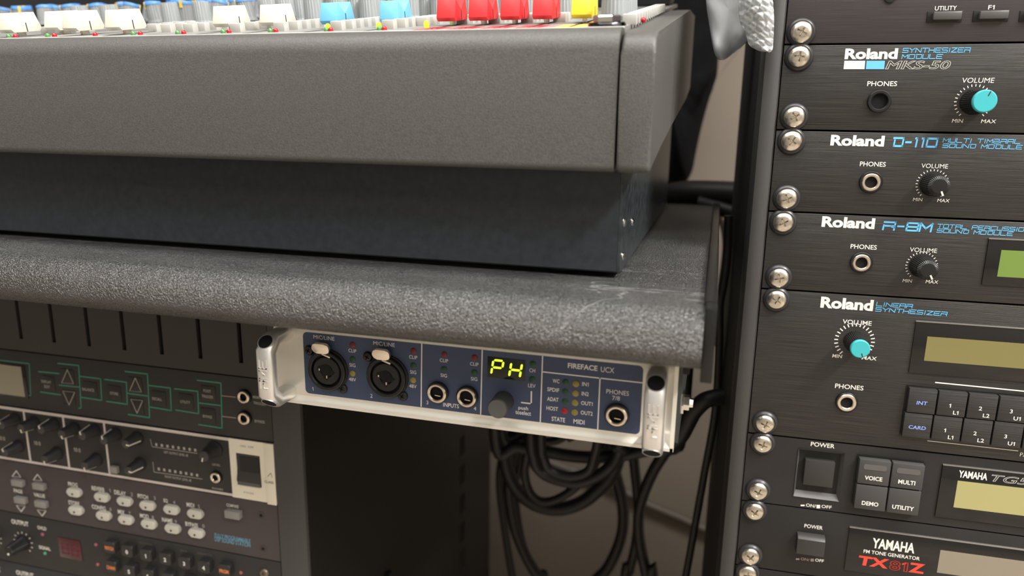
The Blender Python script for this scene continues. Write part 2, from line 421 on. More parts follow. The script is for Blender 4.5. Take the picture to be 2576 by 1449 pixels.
# ------------------------------------------------------------------ mixing console
MO = V((-400, 420, DT))
mixer = empty('mixing_console', MO)
tag(mixer, 'large grey mixing console with coloured fader caps standing on the desk', 'mixing console')
def mx(name, me, material, loc=(0, 0, 0), rot=(0, 0, 0), parent=None): return link(name, me, material, parent or mixer, (V(loc)-MO) if parent is None else loc, rot)
rub = mat('textured_warm_grey_plastic', (.086, .085, .080), .46, bump=(1500, .38, (1, 1, 1), .0004), var=(1200, .2), spec=.6)
lowm = mat('blue_black_sheet_metal', (.026, .031, .037), .42, .1, bump=(500, .12, (1, 1, 1), .0003), var=(260, .18))
sidem = mat('side_sheet_metal', (.040, .048, .053), .35, .35, bump=(150, .2), var=(220, .5))
SL = math.radians(10.0); Y0, Z0 = 314.0, 38.5
def sp(x, s, h=0.): return V((x, Y0+s*math.cos(SL)-h*math.sin(SL), Z0+s*math.sin(SL)+h*math.cos(SL)))   # point on the sloping control surface
XL, XR = -900.0, -40.9
b_prof = [(326, -18.6), (311, -19.2)] + arc(309.5, -16.2, 3.2, 270, 180, 5) + [(306.0, 8)] + arc(316.3, 29.2, 10.2, 178, 100, 8) + [(sp(0, 8).y, sp(0, 8).z), (326, 30)]
mx('front_bolster', prism(b_prof, XL, XR-.8, 'yz', .5), rub)
mx('lower_front_panel', prism([(328, -65.5), (328.6, -66.2), (332, -66.2), (332, -14), (328, -14)], XL, -41.3, 'yz'), lowm)
mx('underside_plate', box(XL, -41.5, 332, 640, -66.2, -64.5), lowm)
mx('side_plate', prism([(328.2, -66), (640, -66), (640, 70), (420, 35), (328.2, 10)], -41.2, -39.9, 'yz'), sidem)
for yy, zz in ((338, -44), (338, -60), (372, -48)):
    mx('rivet', shared('rivet', lambda: lathe([(2.2, 0), (2.1, .5), (1.2, 1.0), (0, 1.2)], 16), chrome), chrome, (-39.9, yy, zz), (0, 0, math.radians(90)))
# end cheek
ck = [(309, -19.4)] + arc(308.6, -16.0, 3.4, 268, 180, 4) + [(305.2, 10)] + arc(314.2, 28.0, 9.0, 180, 100, 6) + [(560, sp(0, (560-Y0)/math.cos(SL)).z-1.5), (640, 88), (640, 30), (580, 19.8), (457, 4.0), (362, -9)]
mx('end_cheek', prism(ck, -40.6, -26.8, 'yz', 1.6), rub)
for xx in (-70, -430, -800):
    for yy in (345, 620): mx('foot', lathe([(7, 0), (7, 2.2), (6, 2.8), (0, 2.8)], 20, 'z'), black_matt, (xx, yy, DT))
# control surface
panelm = mat('light_grey_control_panel', (.27, .27, .26), .38, .1, bump=(900, .1), var=(40, .1))
def slab(x0, x1, s0, s1, h0, h1, bev=0): return box(x0, x1, s0, s1, h0, h1, bev)
def on(name, me, material, x, s, h=0, rz=0, parent=None): return mx(name, me, material, sp(x, s, h), (SL, 0, rz), parent)
on('control_panel', slab(XL, XR-.6, 6.5, 335, -2, .35), panelm, 0, 0)
on('panel_front_edge', slab(XL, XR-.8, 5.9, 6.9, -1.2, .55, .2), mat('white_panel_edge', (.75, .74, .70), .4), 0, 0)
on('rear_body', slab(XL, -41.5, 332, 336, -80, .3), lowm, 0, 0)
on('meter_bridge', slab(XL, -44, 290, 336, .4, 75, 3), mat('charcoal_meter_bridge', (.022, .024, .028), .5), 0, 0)
# printed blocks on the panel in front of the group and master faders
def flat(x0, x1, s0, s1, h=.42):
    return slab(x0, x1, s0, s1, h-.05, h)
redprint = mat('red_print_block', (.45, .02, .03), .5); yelprint = mat('yellow_print_block', (.75, .55, .08), .5)
whprint = mat('pale_print_block', (.72, .72, .70), .5)
blkprint = mat('dark_print', (.03, .03, .03), .5)
# fader caps: (pixel column of the right front edge, run along the slot, colour)
def cap_mesh():
    Wd, L0, L1, L2, H = 9.6, 17.0, 20.2, 14.2, 10.4
    bm = bmesh.new(); P = bm.verts.new
    ring = lambda x: [P((x, -L0/2, 0)), P((x, -L1/2, 1.7)), P((x, -L2/2, H)), P((x, L2/2, H)), P((x, L1/2, 1.7)), P((x, L0/2, 0))]
    A = ring(-Wd/2); B = ring(Wd/2)
    def side(R, xs):
        v = P((xs, 0, H*.5)); m0 = P((xs, 0, 0)); T1, T2 = (T[0], T[1])
        bm.faces.new((R[0], R[1], R[2], v, m0)); bm.faces.new((m0, v, R[3], R[4], R[5]))
        bm.faces.new((R[2], T1, v)); bm.faces.new((v, T2, R[3])); bm.faces.new((v, T1, T2))
        return m0
    T = (P((0, -L2/2, H)), P((0, L2/2, H)))
    a = side(A, -Wd/2); b = side(B, Wd/2)
    bm.faces.new((A[0], B[0], B[1], A[1])); bm.faces.new((A[1], B[1], B[2], T[0], A[2])); bm.faces.new((A[3], T[1], B[3], B[4], A[4])); bm.faces.new((A[4], B[4], B[5], A[5]))
    bm.faces.new((A[0], a, A[5], B[5], b, B[0]))
    bmesh.ops.recalc_face_normals(bm, faces=bm.faces)
    es = [e for e in bm.edges if len(e.link_faces) == 2 and e.calc_face_angle() > .3]
    bmesh.ops.bevel(bm, geom=es, offset=.35, segments=2, profile=.5, affect='EDGES')
    return mk('cap', bm, 30)
capme = cap_mesh()
capm = {'white': mat('ivory_cap', (.74, .71, .60), .45), 'blue': mat('sky_blue_cap', (.17, .50, .80), .45),
        'red': mat('red_cap', (.80, .035, .04), .45), 'yellow': mat('yellow_cap', (.92, .66, .04), .45)}
CAPS = [(31, 27, 'white'), (147, 45, 'white'), (194, 30, 'white'), (303, 29, 'white'), (576, 42, 'white'), (695, 44, 'white'), (848.5, 46, 'blue'), (1000, 48, 'blue'),
        (1145, 50, 'red'), (1226, 50, 'red'), (1307, 50, 'red'), (1389, 50, 'red'), (1488, 50, 'yellow')]
FX = []
capcopies = {}
for pxr, s, c in CAPS:
    q = sp(0, s-9.5, 4); x = solve_x(pxr, q.y, q.z)-4.8; FX.append((x, s, c))
    if c not in capcopies: capcopies[c] = capme.copy(); capcopies[c].materials.clear(); capcopies[c].materials.append(capm[c])
    o = on('fader_cap', capcopies[c], capm[c], x, s, 2.6); o['label'] = c.replace('white', 'ivory').replace('blue', 'sky blue') + ' fader cap'
    for sx in (-1, 1):
        link('index_line', shared('idx', lambda: box(-.12, .12, -.28, .28, .3, 4.9), blkprint), blkprint, o, (sx*4.81, 0, 0))
    link('fader_stem', shared('stem', lambda: box(-.8, .8, -2.4, 2.4, -2.4, .3), steel), steel, o)
    on('fader_slot', shared('slot', lambda: box(-.9, .9, 12, 120, .3, .42), void), void, x, 0)
for (x, s, c) in FX:
    if c == 'red': on('printed_block', shared('rb', lambda: flat(-6, 6, 11, 33), redprint), redprint, x, 0)
    if c == 'yellow': on('printed_block', shared('yb', lambda: flat(-6.5, 6.5, 9, 33), yelprint), yelprint, x, 0)
    if c == 'red':
        on('lettering', flat_text(text_geo('GROUP', 0, .02), -4.5, 0, 9, 2.2), white_ink, x, 14, .5).rotation_euler = (SL-math.pi/2, 0, 0)
# push buttons in columns beside the faders (start pixel column, first run, count)
btnm = mat('pale_grey_button', (.52, .51, .475), .5)
def btn(): return box(-3.1, 3.1, -2.3, 2.3, 0, 4.6, .35)
for px, s0, n, ds in ((120, 46, 4, 10), (390, 52, 4, 10), (424, 40, 3, 10), (480, 38, 4, 10), (598, 28, 2, 24), (634, 44, 4, 10), (708, 28, 1, 10), (742, 40, 6, 9),
                      (851, 26, 1, 9), (878, 38, 6, 9), (980, 26, 1, 9), (1010, 38, 6, 9), (1065, 52, 3, 9), (1165, 62, 3, 9), (1246, 62, 3, 9), (1328, 62, 3, 9), (1409, 62, 2, 9), (1585, 28, 14, 11.5)):
    q = sp(0, s0, 2); x = solve_x(px, q.y, q.z)
    for k in range(n): on('push_button', shared('btn', btn, btnm), btnm, x, s0+k*ds)
ledg = mat('green_dome_led', (.10, .28, .08), .15, coat=.5); ledr = mat('red_dome_led', (.50, .01, .02), .12, coat=.6)
dome = lambda: lathe([(1.25, 0), (1.25, .7), (1.05, 1.3), (.6, 1.8), (0, 1.95)], 18, 'z')
for px, s, c in ((22, 17, 'g'), (39, 17, 'r'), (120, 17, 'g'), (137, 17, 'r'), (239, 18, 'r'), (353, 19, 'r'), (335, 19, 'g'), (447, 18, 'g'), (462, 18, 'r'), (561.5, 19, 'g'), (576, 19, 'r'),
                 (680, 19, 'g'), (693.5, 19, 'r'), (821, 18, 'g'), (832, 18, 'r'), (954, 18, 'g'), (967, 18, 'r')):
    q = sp(0, s, 1); on('indicator_led', shared('dome'+c, dome, ledg if c == 'g' else ledr), ledg if c == 'g' else ledr, solve_x(px, q.y, q.z), s, .3)
for px, s, h in ((824, 25, 3.6), (952, 25, 3.6), (1072, 33, 3.2)):
    q = sp(0, s, h); on('lit_led', shared('litled', lambda: lathe([(1.1, 0), (1.3, 1), (1.2, 2.2), (.8, 3), (0, 3.2)], 16, 'z'), led_on), led_on, solve_x(px, q.y, q.z), s, .4)
q = sp(0, 24, 2); on('indicator_led', shared('domer', dome, ledr), ledr, solve_x(1612, q.y, q.z), 34.6, 1.6).rotation_euler = (SL+math.pi/2, 0, 0)
# rotary knobs: ribbed grey with coloured caps
knobm = mat('grey_ribbed_knob', (.19, .20, .205), .5); kpale = mat('pale_grey_ribbed_knob', (.27, .29, .295), .45); kskirt = mat('knob_skirt', (.4, .4, .38), .4)
kblue = mat('blue_knob_cap', (.10, .30, .75), .45); kyel = mat('yellow_knob_pointer', (.85, .58, .06), .45)
def kn_body(): return lathe([(7.4, 0), (7.4, .8), (6.4, 2.2), (6.1, 3), (5.6, 14.2), (5.2, 14.8), (0, 14.8)], 44, 'z', 1, .35)
def kn_cap(): return lathe([(5.75, 13.4), (5.75, 14.6), (5.4, 15.4), (0, 15.5)], 28, 'z')
def kn_ptr(): return boxes([(-.9, .9, -5.95, 0, 15.0, 15.75), (-.9, .9, -6.1, -5.5, 11, 15.7)])
def knob(x, s, body=knobm, cap=True, ang=0., parent=None):
    o = on('rotary_knob', shared('knb'+body.name, kn_body, body), body, x, s, .3, ang)
    if cap:
        link('knob_cap', shared('knc', kn_cap, kblue), kblue, o); link('pointer', shared('knp', kn_ptr, kyel), kyel, o)
    return o
q = sp(0, 165, 10)
kx0 = solve_x(391, q.y, q.z)
for row, s in enumerate((165, 192, 219, 246)):
    for k in range(-7, 14):
        x = kx0+k*25.6
        if x > -75: continue
        knob(x, s, knobm, True, random.choice((-.9, -.3, .2, .8, 2.2, -2.)))
for row, s in enumerate((138,)):
    for k in range(-2, 13):
        x = kx0+k*25.6+9
        if x > -95 or k in (0, 3): continue
        knob(x, s, kpale, False)
for k, (px, s) in enumerate(((1545, 34), (1556, 62), (1567, 90), (1576, 120))):
    q = sp(0, s, 2); knob(solve_x(px, q.y, q.z), s, kpale, False)
for px, s in ((720, 120), (790, 118), (900, 122), (930, 116), (1080, 118), (1110, 112), (1190, 108), (1285, 108), (1420, 96)):
    q = sp(0, s, 6); knob(solve_x(px, q.y, q.z), s, kpale, False)
# headphone nut at the console's corner
q = sp(0, 15, 1); x = solve_x(1527, q.y, q.z)
j = on('jack_nut', lathe([(8.2, 0), (8.2, .6), (7.6, 1.6), (6.2, 2.0), (0, 2.0)], 36, 'z'), mat('black_chrome', (.10, .10, .11), .15, 1.), x, 15, .4)
link('hex_nut', lathe([(6.0, 1.9), (6.0, 4.0), (5.4, 4.5), (3.4, 4.5), (3.4, 3.0), (0, 3.0)], 6, 'z'), chrome, j)
# ------------------------------------------------------------------ audio interface under the desk edge
U0 = (-192.83, 307.99, -102.67)
UC = Front('audio_interface', 'half-rack audio interface with silver handles, blue face and green PH readout, hung under the desk', 'audio interface', U0, 0, 83, -38)
fx0, fx1, fz0, fz1 = -99.8, 100.0, 0.2, 43.6
# extruded face frame: flat plate with a stepped lip along the foot and right edge
UC.part('face_frame', box(fx0, fx1, 0, 6, fz0+1.0, fz1, .3), alu)
UC.part('frame_lip', prism([(-1.8, 0), (-1.8, 1.6), (-.8, 2.4), (0, 4.2), (3, 4.2), (3, 0)], fx0, fx1, 'yz'), alu)
UC.part('frame_lip', prism([(fx1+.2, -1.8), (fx1-1.4, -1.8), (fx1-2.2, -.8), (fx1-4.0, 0), (fx1-4.0, 3), (fx1+.2, 3)], 0, fz1, 'xy'), alu)
UC.part('case', box(fx0+1.5, fx1-2.5, 6, 155, 1.5, fz1-.4, .6), mat('dark_steel_case', (.05, .05, .052), .45, .4))
br = UC.part('mounting_bracket', boxes([(fx1-2.4, fx1+1.8, 4, 150, 2.0, fz1)]), mat('bracket_steel', (.06, .065, .065), .4, .6))
UC.part('bracket_slot', box(fx1+1.8, fx1+4.6, 6, 30, 34, fz1), black_matt, parent=br)
for y, z, s in ((14, 18, 1.), (34, 40, .62)):
    bt = UC.part('bolt', lathe([(5.4, 0), (5.4, 1.2), (3.6, 1.3), (3.6, 3.6), (2.2, 3.8), (2.0, 5.2), (0, 5.4)], 6), chrome, (fx1+1.8, y, z), (0, 0, math.pi/2), parent=br, scale=(s, s, s))
a = UC.uv(762, 834.5); b = UC.uv(1609, 1093)
UC.part('blue_panel', rplate(a[0], b[0], b[1], a[1], 2.2, -.25, .6), ucx_blue)
wl = mat('panel_print_white', (.78, .76, .74), .55)
Y = -.32
def ul(pts, w=.55): UC.line(pts, w, wl, y=Y)
ul([(1061.7, 862), (1060, 1021.5)]); ul([(1213.7, 879.5), (1209.7, 1041)]); ul([(1365.4, 895), (1359.5, 1061)]); ul([(1366.5, 935), (1615.5, 962.4)]); ul([(1509.7, 951), (1503.8, 1079.5)])
ul([(1337.2, 985), (1336.7, 1015), (1312.6, 1012)], .6)
def ut(t, xl, yl, xr, yr, cap, **k): UC.text(t, xl, yl, xr, yr, cap, wl, y=Y, **k)
ut('MIC/LINE', 789.7, 852, 842.3, 856.5, 9.6); ut('MIC/LINE', 940, 868, 993.8, 872, 9.8)
for xs, ys in (((877.5, 897.4), 886.3), ((1030, 1050.6), 902.5), ((1107, 1128), 910.8), ((1183, 1204.4), 919.8)): ut('CLIP', xs[0], ys-1, xs[1], ys+1, 8.6)
for xs, ys in (((880, 895), 922.5), ((1032.6, 1047.8), 940.2), ((1109, 1125), 948.4), ((1185, 1201.3), 957.2)): ut('SIG', xs[0], ys-1, xs[1], ys+1, 8.8)
ut('48V', 878.6, 957.5, 896.5, 959.5, 8.6); ut('48V', 1030, 974.5, 1048.5, 976.5, 8.8)
UC.textc('1', 787.8, 977.6, 8.8, wl, y=Y); UC.textc('2', 935.2, 995.2, 9.2, wl, y=Y); UC.textc('3', 1075.7, 1012, 9.2, wl, y=Y); UC.textc('4', 1195.4, 1027, 9.2, wl, y=Y)
ut('INPUTS', 1115.6, 1022, 1155, 1027, 10.2, bold=.012)
ut('CH', 1332, 935.4, 1346.6, 936.8, 9.4); ut('LEV', 1329, 973.4, 1347.3, 975.4, 9.2)
ut('push', 1304.4, 1031.5, 1329, 1034.5, 11.5, bold=.01); ut('toselect', 1297, 1041, 1336, 1045, 10.5, bold=.01)
for t, x0, x1, yb in (('WC', 1390.7, 1407.6, 963), ('SPDIF', 1377, 1407, 984.8), ('ADAT', 1376.6, 1405.3, 1008.8), ('HOST', 1375, 1404, 1032)): ut(t, x0, yb-1.5, x1, yb+1.5, 9.8, bold=.01)
for t, x0, x1, yb in (('IN1', 1464.6, 1481, 970.8), ('IN2', 1463.5, 1481, 995), ('OUT1', 1462, 1491, 1019.4), ('OUT2', 1461, 1491, 1043.6)): ut(t, x0, yb-1, x1, yb+1, 9.8, bold=.01)
ut('STATE', 1388, 1058, 1421.7, 1062, 11, bold=.012); ut('MIDI', 1442.8, 1064.5, 1470.5, 1067.5, 11, bold=.012)
ut('FIREFACE', 1428.7, 925, 1503, 933, 13.2, bold=.022); ut('UCX', 1511.6, 935, 1545, 938.5, 13.6)
ut('PHONES', 1525.4, 989.5, 1582, 995, 11.4); ut('7/8', 1540, 1005.6, 1559.4, 1007.4, 10.6)
ledme = lambda: lathe([(1.55, 0), (1.55, .2), (1.2, .45), (0, .5)], 20)
def led(px, py, m, k=1.):
    u, v = UC.uv(px, py); UC.part('indicator_led', shared('uled'+m.name, ledme, m), m, (u, -.25, v), scale=(k, 1, k))
for c in ((887.5, 867.3), (1040.8, 882.8), (1118, 892), (1194.5, 899.7)): led(*c, led_off_r)
for c in ((888, 903), (1040.5, 919.2), (1117.5, 928.6), (1193.8, 936.8), (1340.7, 915.7), (1339.6, 954.4), (1423.3, 961.5), (1422.4, 985.6), (1421.7, 1009.8)): led(*c, led_off_g)
for c in ((888, 939), (1040, 956), (1449, 965), (1448.2, 989), (1447, 1012.8), (1446, 1036.8)): led(*c, led_off_y)
led(1420.7, 1033.3, mat('red_host_led', (.33, .015, .02), .4))
# combination sockets
for (cx, cy, r), (lx0, ly0, lx1, ly1), scr in (((820.7, 933.7, 45.7), (785.5, 862, 829, 890), ((776.8, 881.7), (860.6, 978.3))), ((970.4, 950, 47.6), (937.5, 877, 981.4, 905.6), ((924.6, 897.8), (1012.4, 996.6)))):
    u, v = UC.uv(cx, cy, 2.5); R = 10.2
    s = UC.part('combo_socket', ring_mesh(R, 8.2, 3.2, 44), black, (u, 0, v)); UC.part('socket_flange', lathe([(R+.9, 0), (R+.7, 1.0), (R-.4, 1.3), (8.3, 1.3), (8.3, .3), (0, .3)], 44), black_matt, parent=s)
    UC.part('socket_insert', ring_mesh(7.3, 3.2, 2.6, 40), mat('dark_socket_insert', (.010, .010, .010), .45), parent=s)
    UC.part('plug_opening', prism([(-4.6, 2.0), (-2.0, 3.0), (.4, 3.7), (2.4, 2.4), (3.2, .8), (5.0, -.4), (3.6, -1.6), (1.8, -2.2), (.4, -4.8), (-1.4, -3.6), (-2.4, -.8), (-4.8, .6)], -2.75, 0, 'xz'), void, parent=s)
    UC.part('contact', box(-.3, .3, -3.0, -2.0, -3.6, -2.2), nickel, (.4, 0, 0), parent=s)
    UC.part('contact', box(-.3, .3, -3.0, -2.0, -.5, .5), nickel, (-3.6, 0, .6), parent=s)
    x0, z1 = UC.uv(lx0, ly0, 3.5); x1, z0 = UC.uv(lx1, ly1, 3.5); w = (x1-x0)
    lt = UC.part('release_latch', rplate(-w/2, w/2, -2.6, 2.8, 2.1, -1.2, .6, .35), nickel, ((x0+x1)/2-u, -3.2, (z0+z1)/2-v), (.25, 0, 0), parent=s)
    UC.part('latch_arm', box(w*.1, w*.62, -.6, .4, -3.3, -2.5, .15), nickel, ((x0+x1)/2-u, -2.8, (z0+z1)/2-v), (0, .3, 0), parent=s)
    for p in scr:
        a = UC.uv(*p, 1.0); UC.part('socket_screw', shared('ssc', lambda: cross_head(2.6, 1.6), black), black, (a[0]-u, -.2, a[1]-v), (0, random.random(), 0), parent=s)
jack(UC, 1097.6, 990.5, 4.75, 3.3, 5.3); jack(UC, 1172.2, 1001, 4.75, 3.3, 5.3); jack(UC, 1550.3, 1047.8, 4.8, 3.3, 5.5)
for px, py in ((1101, 995), (1176, 1006), (1553, 1053)):
    u, v = UC.uv(px, py, 1.); UC.part('contact_spring', box(-1.3, 1.5, -1.4, -.9, -.18, .18), nickel, (u, 0, v), (0, .1, 0))
# readout
x0, x1, z0, z1 = UC.rect(1227.2, 893.5, 1321, 961)
dsp = UC.part('readout_window', box(x0, x1, -.45, 0, z0+.5, z1-.5, .1), mat('readout_glass', (.010, .013, .007), .12))
seg_on = mat('lit_segment', (.72, 1, .03), .4, emit=1.25)
def seg_poly(x, z, w, h, shear, segs, parent, y=-.55):
    t = w*.19
    S = {'a': [(0, h), (w, h)], 'b': [(w, h), (w, h/2)], 'c': [(w, h/2), (w, 0)], 'd': [(0, 0), (w, 0)], 'e': [(0, 0), (0, h/2)], 'f': [(0, h/2), (0, h)], 'g': [(0, h/2), (w, h/2)]}
    for k in segs:
        (a0, b0), (a1, b1) = S[k]; d = V((a1-a0, b1-b0)); L = d.length; d /= L; n = V((-d.y, d.x))*t/2; g = t*.62
        p = V((a0, b0))+d*g; q = V((a1, b1))-d*g; e = d*t*.5
        P = [p-e*.5-n*0, p+e*.4-n, q-e*.4-n, q+e*.5, q-e*.4+n, p+e*.4+n]
        UC.part('segment', prism([(x+c.x+shear*c.y, z+c.y) for c in P], y, y+.1), seg_on, parent=parent)
dw = x1-x0; dh = z1-z0
seg_poly(x0+dw*.10, z0+dh*.19, dw*.27, dh*.64, .15, 'abefg', dsp); seg_poly(x0+dw*.58, z0+dh*.17, dw*.28, dh*.64, .15, 'bcefg', dsp)
# rotary encoder
u, v = UC.uv(1268, 1007.5)
kb = UC.part('rotary_knob', lathe([(4.9, 0), (4.9, .6), (4.7, 1), (4.75, 10.4), (4.3, 11.0), (0, 11.1)], 40), mat('soft_black_knob', (.035, .035, .036), .55), (u, 0, v))
UC.part('knob_face', lathe([(4.35, 11.05), (4.3, 11.2), (0, 11.25)], 36), mat('grey_knob_face', (.085, .082, .08), .5), parent=kb)
# handles: bent flattened tube, corners cut open
for hx, zt, zb in ((UC.uv(673, 867, 16)[0], 34.2, 8.2), (UC.uv(1646, 1040, 16)[0], 34.2, 8.2)):
    sec = [(4.5*math.copysign(abs(math.cos(t))**.62, math.cos(t)), 3.4*math.copysign(abs(math.sin(t))**.62, math.sin(t))) for t in [2*math.pi*k/24 for k in range(24)]]
    ztc, zbc = zt+2.6, zb-2.6
    path = [V((0, 1, ztc)), V((0, -12.5, ztc)), V((0, -17.5, ztc-5.0)), V((0, -17.5, zbc+5.0)), V((0, -12.5, zbc)), V((0, 1, zbc))]
    h = UC.part('handle', sweep(path, sec), alu_handle, (hx, 0, 0))
    for sg, zc in ((1, ztc-2.5), (-1, zbc+2.5)):
        n = V((0, -1, sg)).normalized(); c = V((0, -15, zc))+n*3.45
        e = lathe([(4.0, -.6), (4.0, .25), (3.65, .25), (3.6, -.3), (0, -.3)], 30)
        o = UC.part('tube_rim', e, alu_handle, c, (-sg*math.pi/4, 0, 0), parent=h, scale=(1.0, 1, .98))
        UC.part('tube_opening', lathe([(3.6, -.2), (3.6, .2), (0, .2)], 30), void, c, (-sg*math.pi/4, 0, 0), parent=h, scale=(1.0, 1, .98))
    g = square_geo('RME', t=.13, gap=.3, shear=0, cw=.9)
    ln = (ztc-zbc)-16.5
    o = UC.part('embossed_letters', flat_text(g, 0, 0, ln, 4.4, y=0, extrude=.6), alu_handle, (2.0, -21.15, zbc+8.2), (0, -math.pi/2, 0), parent=h)
# ------------------------------------------------------------------ tall rack of synthesiser modules
RO, RA = (37.99, 430.93, 43.17), 0.03219
PU0, PU1 = -8.6, 473.4                                   # panel edges from the screw line
rackm = mat('dark_grey_powder_coat', (.045, .043, .041), .48, .1, bump=(500, .15))
rack_dark = mat('black_side_panel', (.012, .012, .012), .6)
RK = Front('equipment_rack', 'tall dark grey equipment rack standing right of the desk', 'rack', RO, RA, 232, -H0-43.17)
zt = H0+43.17+150
def rkp(name, x0, x1, y0, y1, z0, z1, m_, bev=0): return RK.part(name, box(x0-232, x1-232, y0, y1, z0, z1, bev), m_)
rkp('front_post', -18.6, -9.0, -2.5, 26, 12, zt, rackm, 3.2); rkp('front_post', 474, 483.6, -2.5, 26, 12, zt, rackm, 3.2)
rkp('mounting_rail', -9, 8, 4.2, 6.2, 14, zt-4, black_matt); rkp('mounting_rail', 457, 474, 4.2, 6.2, 14, zt-4, black_matt)
rkp('side_panel', -18.4, -16.4, 26, 190, 12, zt, rack_dark); rkp('side_panel', 481.4, 483.4, 26, 190, 12, zt, rack_dark)
rkp('top_panel', -18.6, 483.6, 0, 190, zt, zt+8, rackm, 2); rkp('base_panel', -18.6, 483.6, 0, 190, 0, 12, rackm, 2)
rkp('back_panel', -16.3, 481.3, 188, 190, 12, zt, rack_dark)
U = 44.45
def unit(name, label, top, hu, m_, depth=150, holes=None, gap=.45):
    """a rack-mounted unit; top = distance of its upper edge below the first joint"""
    h = hu*U-gap*2
    F = Front(name, label, 'rack unit', RO, RA, 232, -top-hu*U+gap)
    x0, x1 = PU0-232, PU1-232
    if holes is None: F.part('front_panel', box(x0, x1, 0, 3.2, 0, h, .35), m_)
    else: F.part('front_panel', panel_with_holes(x0, x1, 0, h, 3.2, holes(F)), m_)
    F.part('case', box(x0+20, x1-20, 3.2, depth, 1.2, h-1.2), rack_dark)
    return F
def panel_with_holes(x0, x1, z0, z1, t, holes):
    xs = sorted({x0, x1, *[a for h in holes for a in h[:2]]}); zs = sorted({z0, z1, *[a for h in holes for a in h[2:]]})
    solid = lambda i, j: 0 <= i < len(xs)-1 and 0 <= j < len(zs)-1 and not any(h[0]-1e-6 <= (xs[i]+xs[i+1])/2 <= h[1]+1e-6 and h[2]-1e-6 <= (zs[j]+zs[j+1])/2 <= h[3]+1e-6 for h in holes)
    bm = bmesh.new(); q = lambda *P: bm.faces.new([bm.verts.new(p) for p in P])
    for i in range(len(xs)-1):
        for j in range(len(zs)-1):
            if not solid(i, j): continue
            a, b, c, d = xs[i], xs[i+1], zs[j], zs[j+1]
            q((a, 0, c), (b, 0, c), (b, 0, d), (a, 0, d)); q((a, t, c), (a, t, d), (b, t, d), (b, t, c))
            if not solid(i-1, j): q((a, 0, c), (a, 0, d), (a, t, d), (a, t, c))
            if not solid(i+1, j): q((b, 0, c), (b, t, c), (b, t, d), (b, 0, d))
            if not solid(i, j-1): q((a, 0, c), (a, t, c), (b, t, c), (b, 0, c))
            if not solid(i, j+1): q((a, 0, d), (b, 0, d), (b, t, d), (a, t, d))
    bmesh.ops.remove_doubles(bm, verts=bm.verts, dist=1e-4)
    return mk('panel', bm)
def vol_knob(F, px, py, ang, cap=None, r=5.6, L=15.5, small=False):
    """ang: pointer, degrees clockwise from twelve"""
    u, v = F.uv(px, py)
    if small:
        prof = [(r, 0), (r, 1.0), (r*.93, 1.6), (r*.90, L-3.2), (r*.86, L-1.2), (r*.62, L-.2), (0, L)]
    else: prof = [(r, 0), (r, 3.2), (r*.90, 4.2), (r*.86, L-.8), (r*.82, L-.3), (0, L-.3)]
    k = F.part('volume_knob', lathe(prof, 72, 'y', 1, .28), black, (u, 0, v))
    a = math.radians(ang)
    if cap:
        F.part('knob_cap', lathe([(r*.86, L-2.0), (r*.86, L-.5), (r*.78, L), (0, L)], 36), cap, parent=k)
        F.part('pointer', box(-.28, .28, -L-.08, -L+.2, r*.42, r*.80), dark_ink, parent=k, rot=(0, a, 0))
    else:
        F.part('pointer', box(-.42, .42, -L+.1, -L+1.4, r*.46, r*.86), mat('cream_pointer', (.80, .74, .58), .5), parent=k, rot=(0, a, 0))
    return k
SQB = dict(t=.19, gap=.36, shear=.14, cw=1.5)
def roland(F, xl, yl, xr, yr, cap): F.text('Roland', xl, yl, xr, yr, cap, white_ink, bold=.042, y=-.14)

# --- top unit
A = unit('effects_processor', 'plum-black module with a row of slim function keys, uppermost in the tall rack', -U, 1, topgrey)
rack_screw(A, 2017, 80)
keym = mat('dark_key', (.075, .072, .070), .35); keywell = mat('key_surround', (.008, .008, .008), .4)
for x0, x1, t, tx0, tx1 in ((2333, 2418, 'UTILITY', 2351, 2406), (2449, 2535, 'F1', 2485, 2501), (2566, 2652, None, 0, 0)):
    a = A.rect(x0, 29 if t == 'UTILITY' else 27, x1, 56 if t == 'UTILITY' else 54)
    k = A.part('function_key', box(a[0], a[1], -.5, .5, a[2], a[3], .2), keywell)
    A.part('key_top', box(a[0]+2.3, a[1]-.9, -3.0, -.4, a[2]+1.0, a[3]-.5, .5), keym, parent=k)
    if t: A.text(t, tx0, 26 if t == 'UTILITY' else 24, tx1, 26 if t == 'UTILITY' else 24, 11, white_ink, bold=.01)
u, v = A.uv(2239, -8); A.part('data_jack', lathe([(3.0, 0), (3.0, .8), (2.2, 1.0), (0, .4)], 30), black, (u, 0, v))
# --- analogue synthesiser module
B = unit('synthesizer_module', 'black brushed synthesizer module with teal volume cap and outlined model lettering', 0, 1, brushed)
rack_screw(B, 2011, 142); rack_screw(B, 1999, 294)
roland(B, 2124, 149, 2256.5, 149.5, 27.5)
B.text('SYNTHESIZER', 2269, 133, 2441, 133, 13.5, blue_ink, square=SQB); B.text('MODULE', 2267, 148.4, 2371, 148.4, 12.5, blue_ink, square=SQB)
def para(F, xl, xr, yt, yb, sh, m_, name='printed_bar'):
    P = [F.uv(xl, yb), F.uv(xr, yb), F.uv(xr+sh, yt), F.uv(xl+sh, yt)]; F.part(name, prism(P, -.14, -.08), m_)
para(B, 2122, 2174.5, 153, 174, 2, mat('cream_bar', (.80, .77, .68), .55)); para(B, 2178, 2224, 153, 174, 2, blue_ink)
B.text('MKS-50', 2226, 174.5, 2390, 174.5, 22, white_ink, bold=.01, shear=.2, outline=.022)
B.text('PHONES', 2181, 216.5, 2256, 217, 12.5, white_ink, bold=.012); B.text('VOLUME', 2419.5, 208.5, 2500.5, 208.7, 13, white_ink, shear=.08)
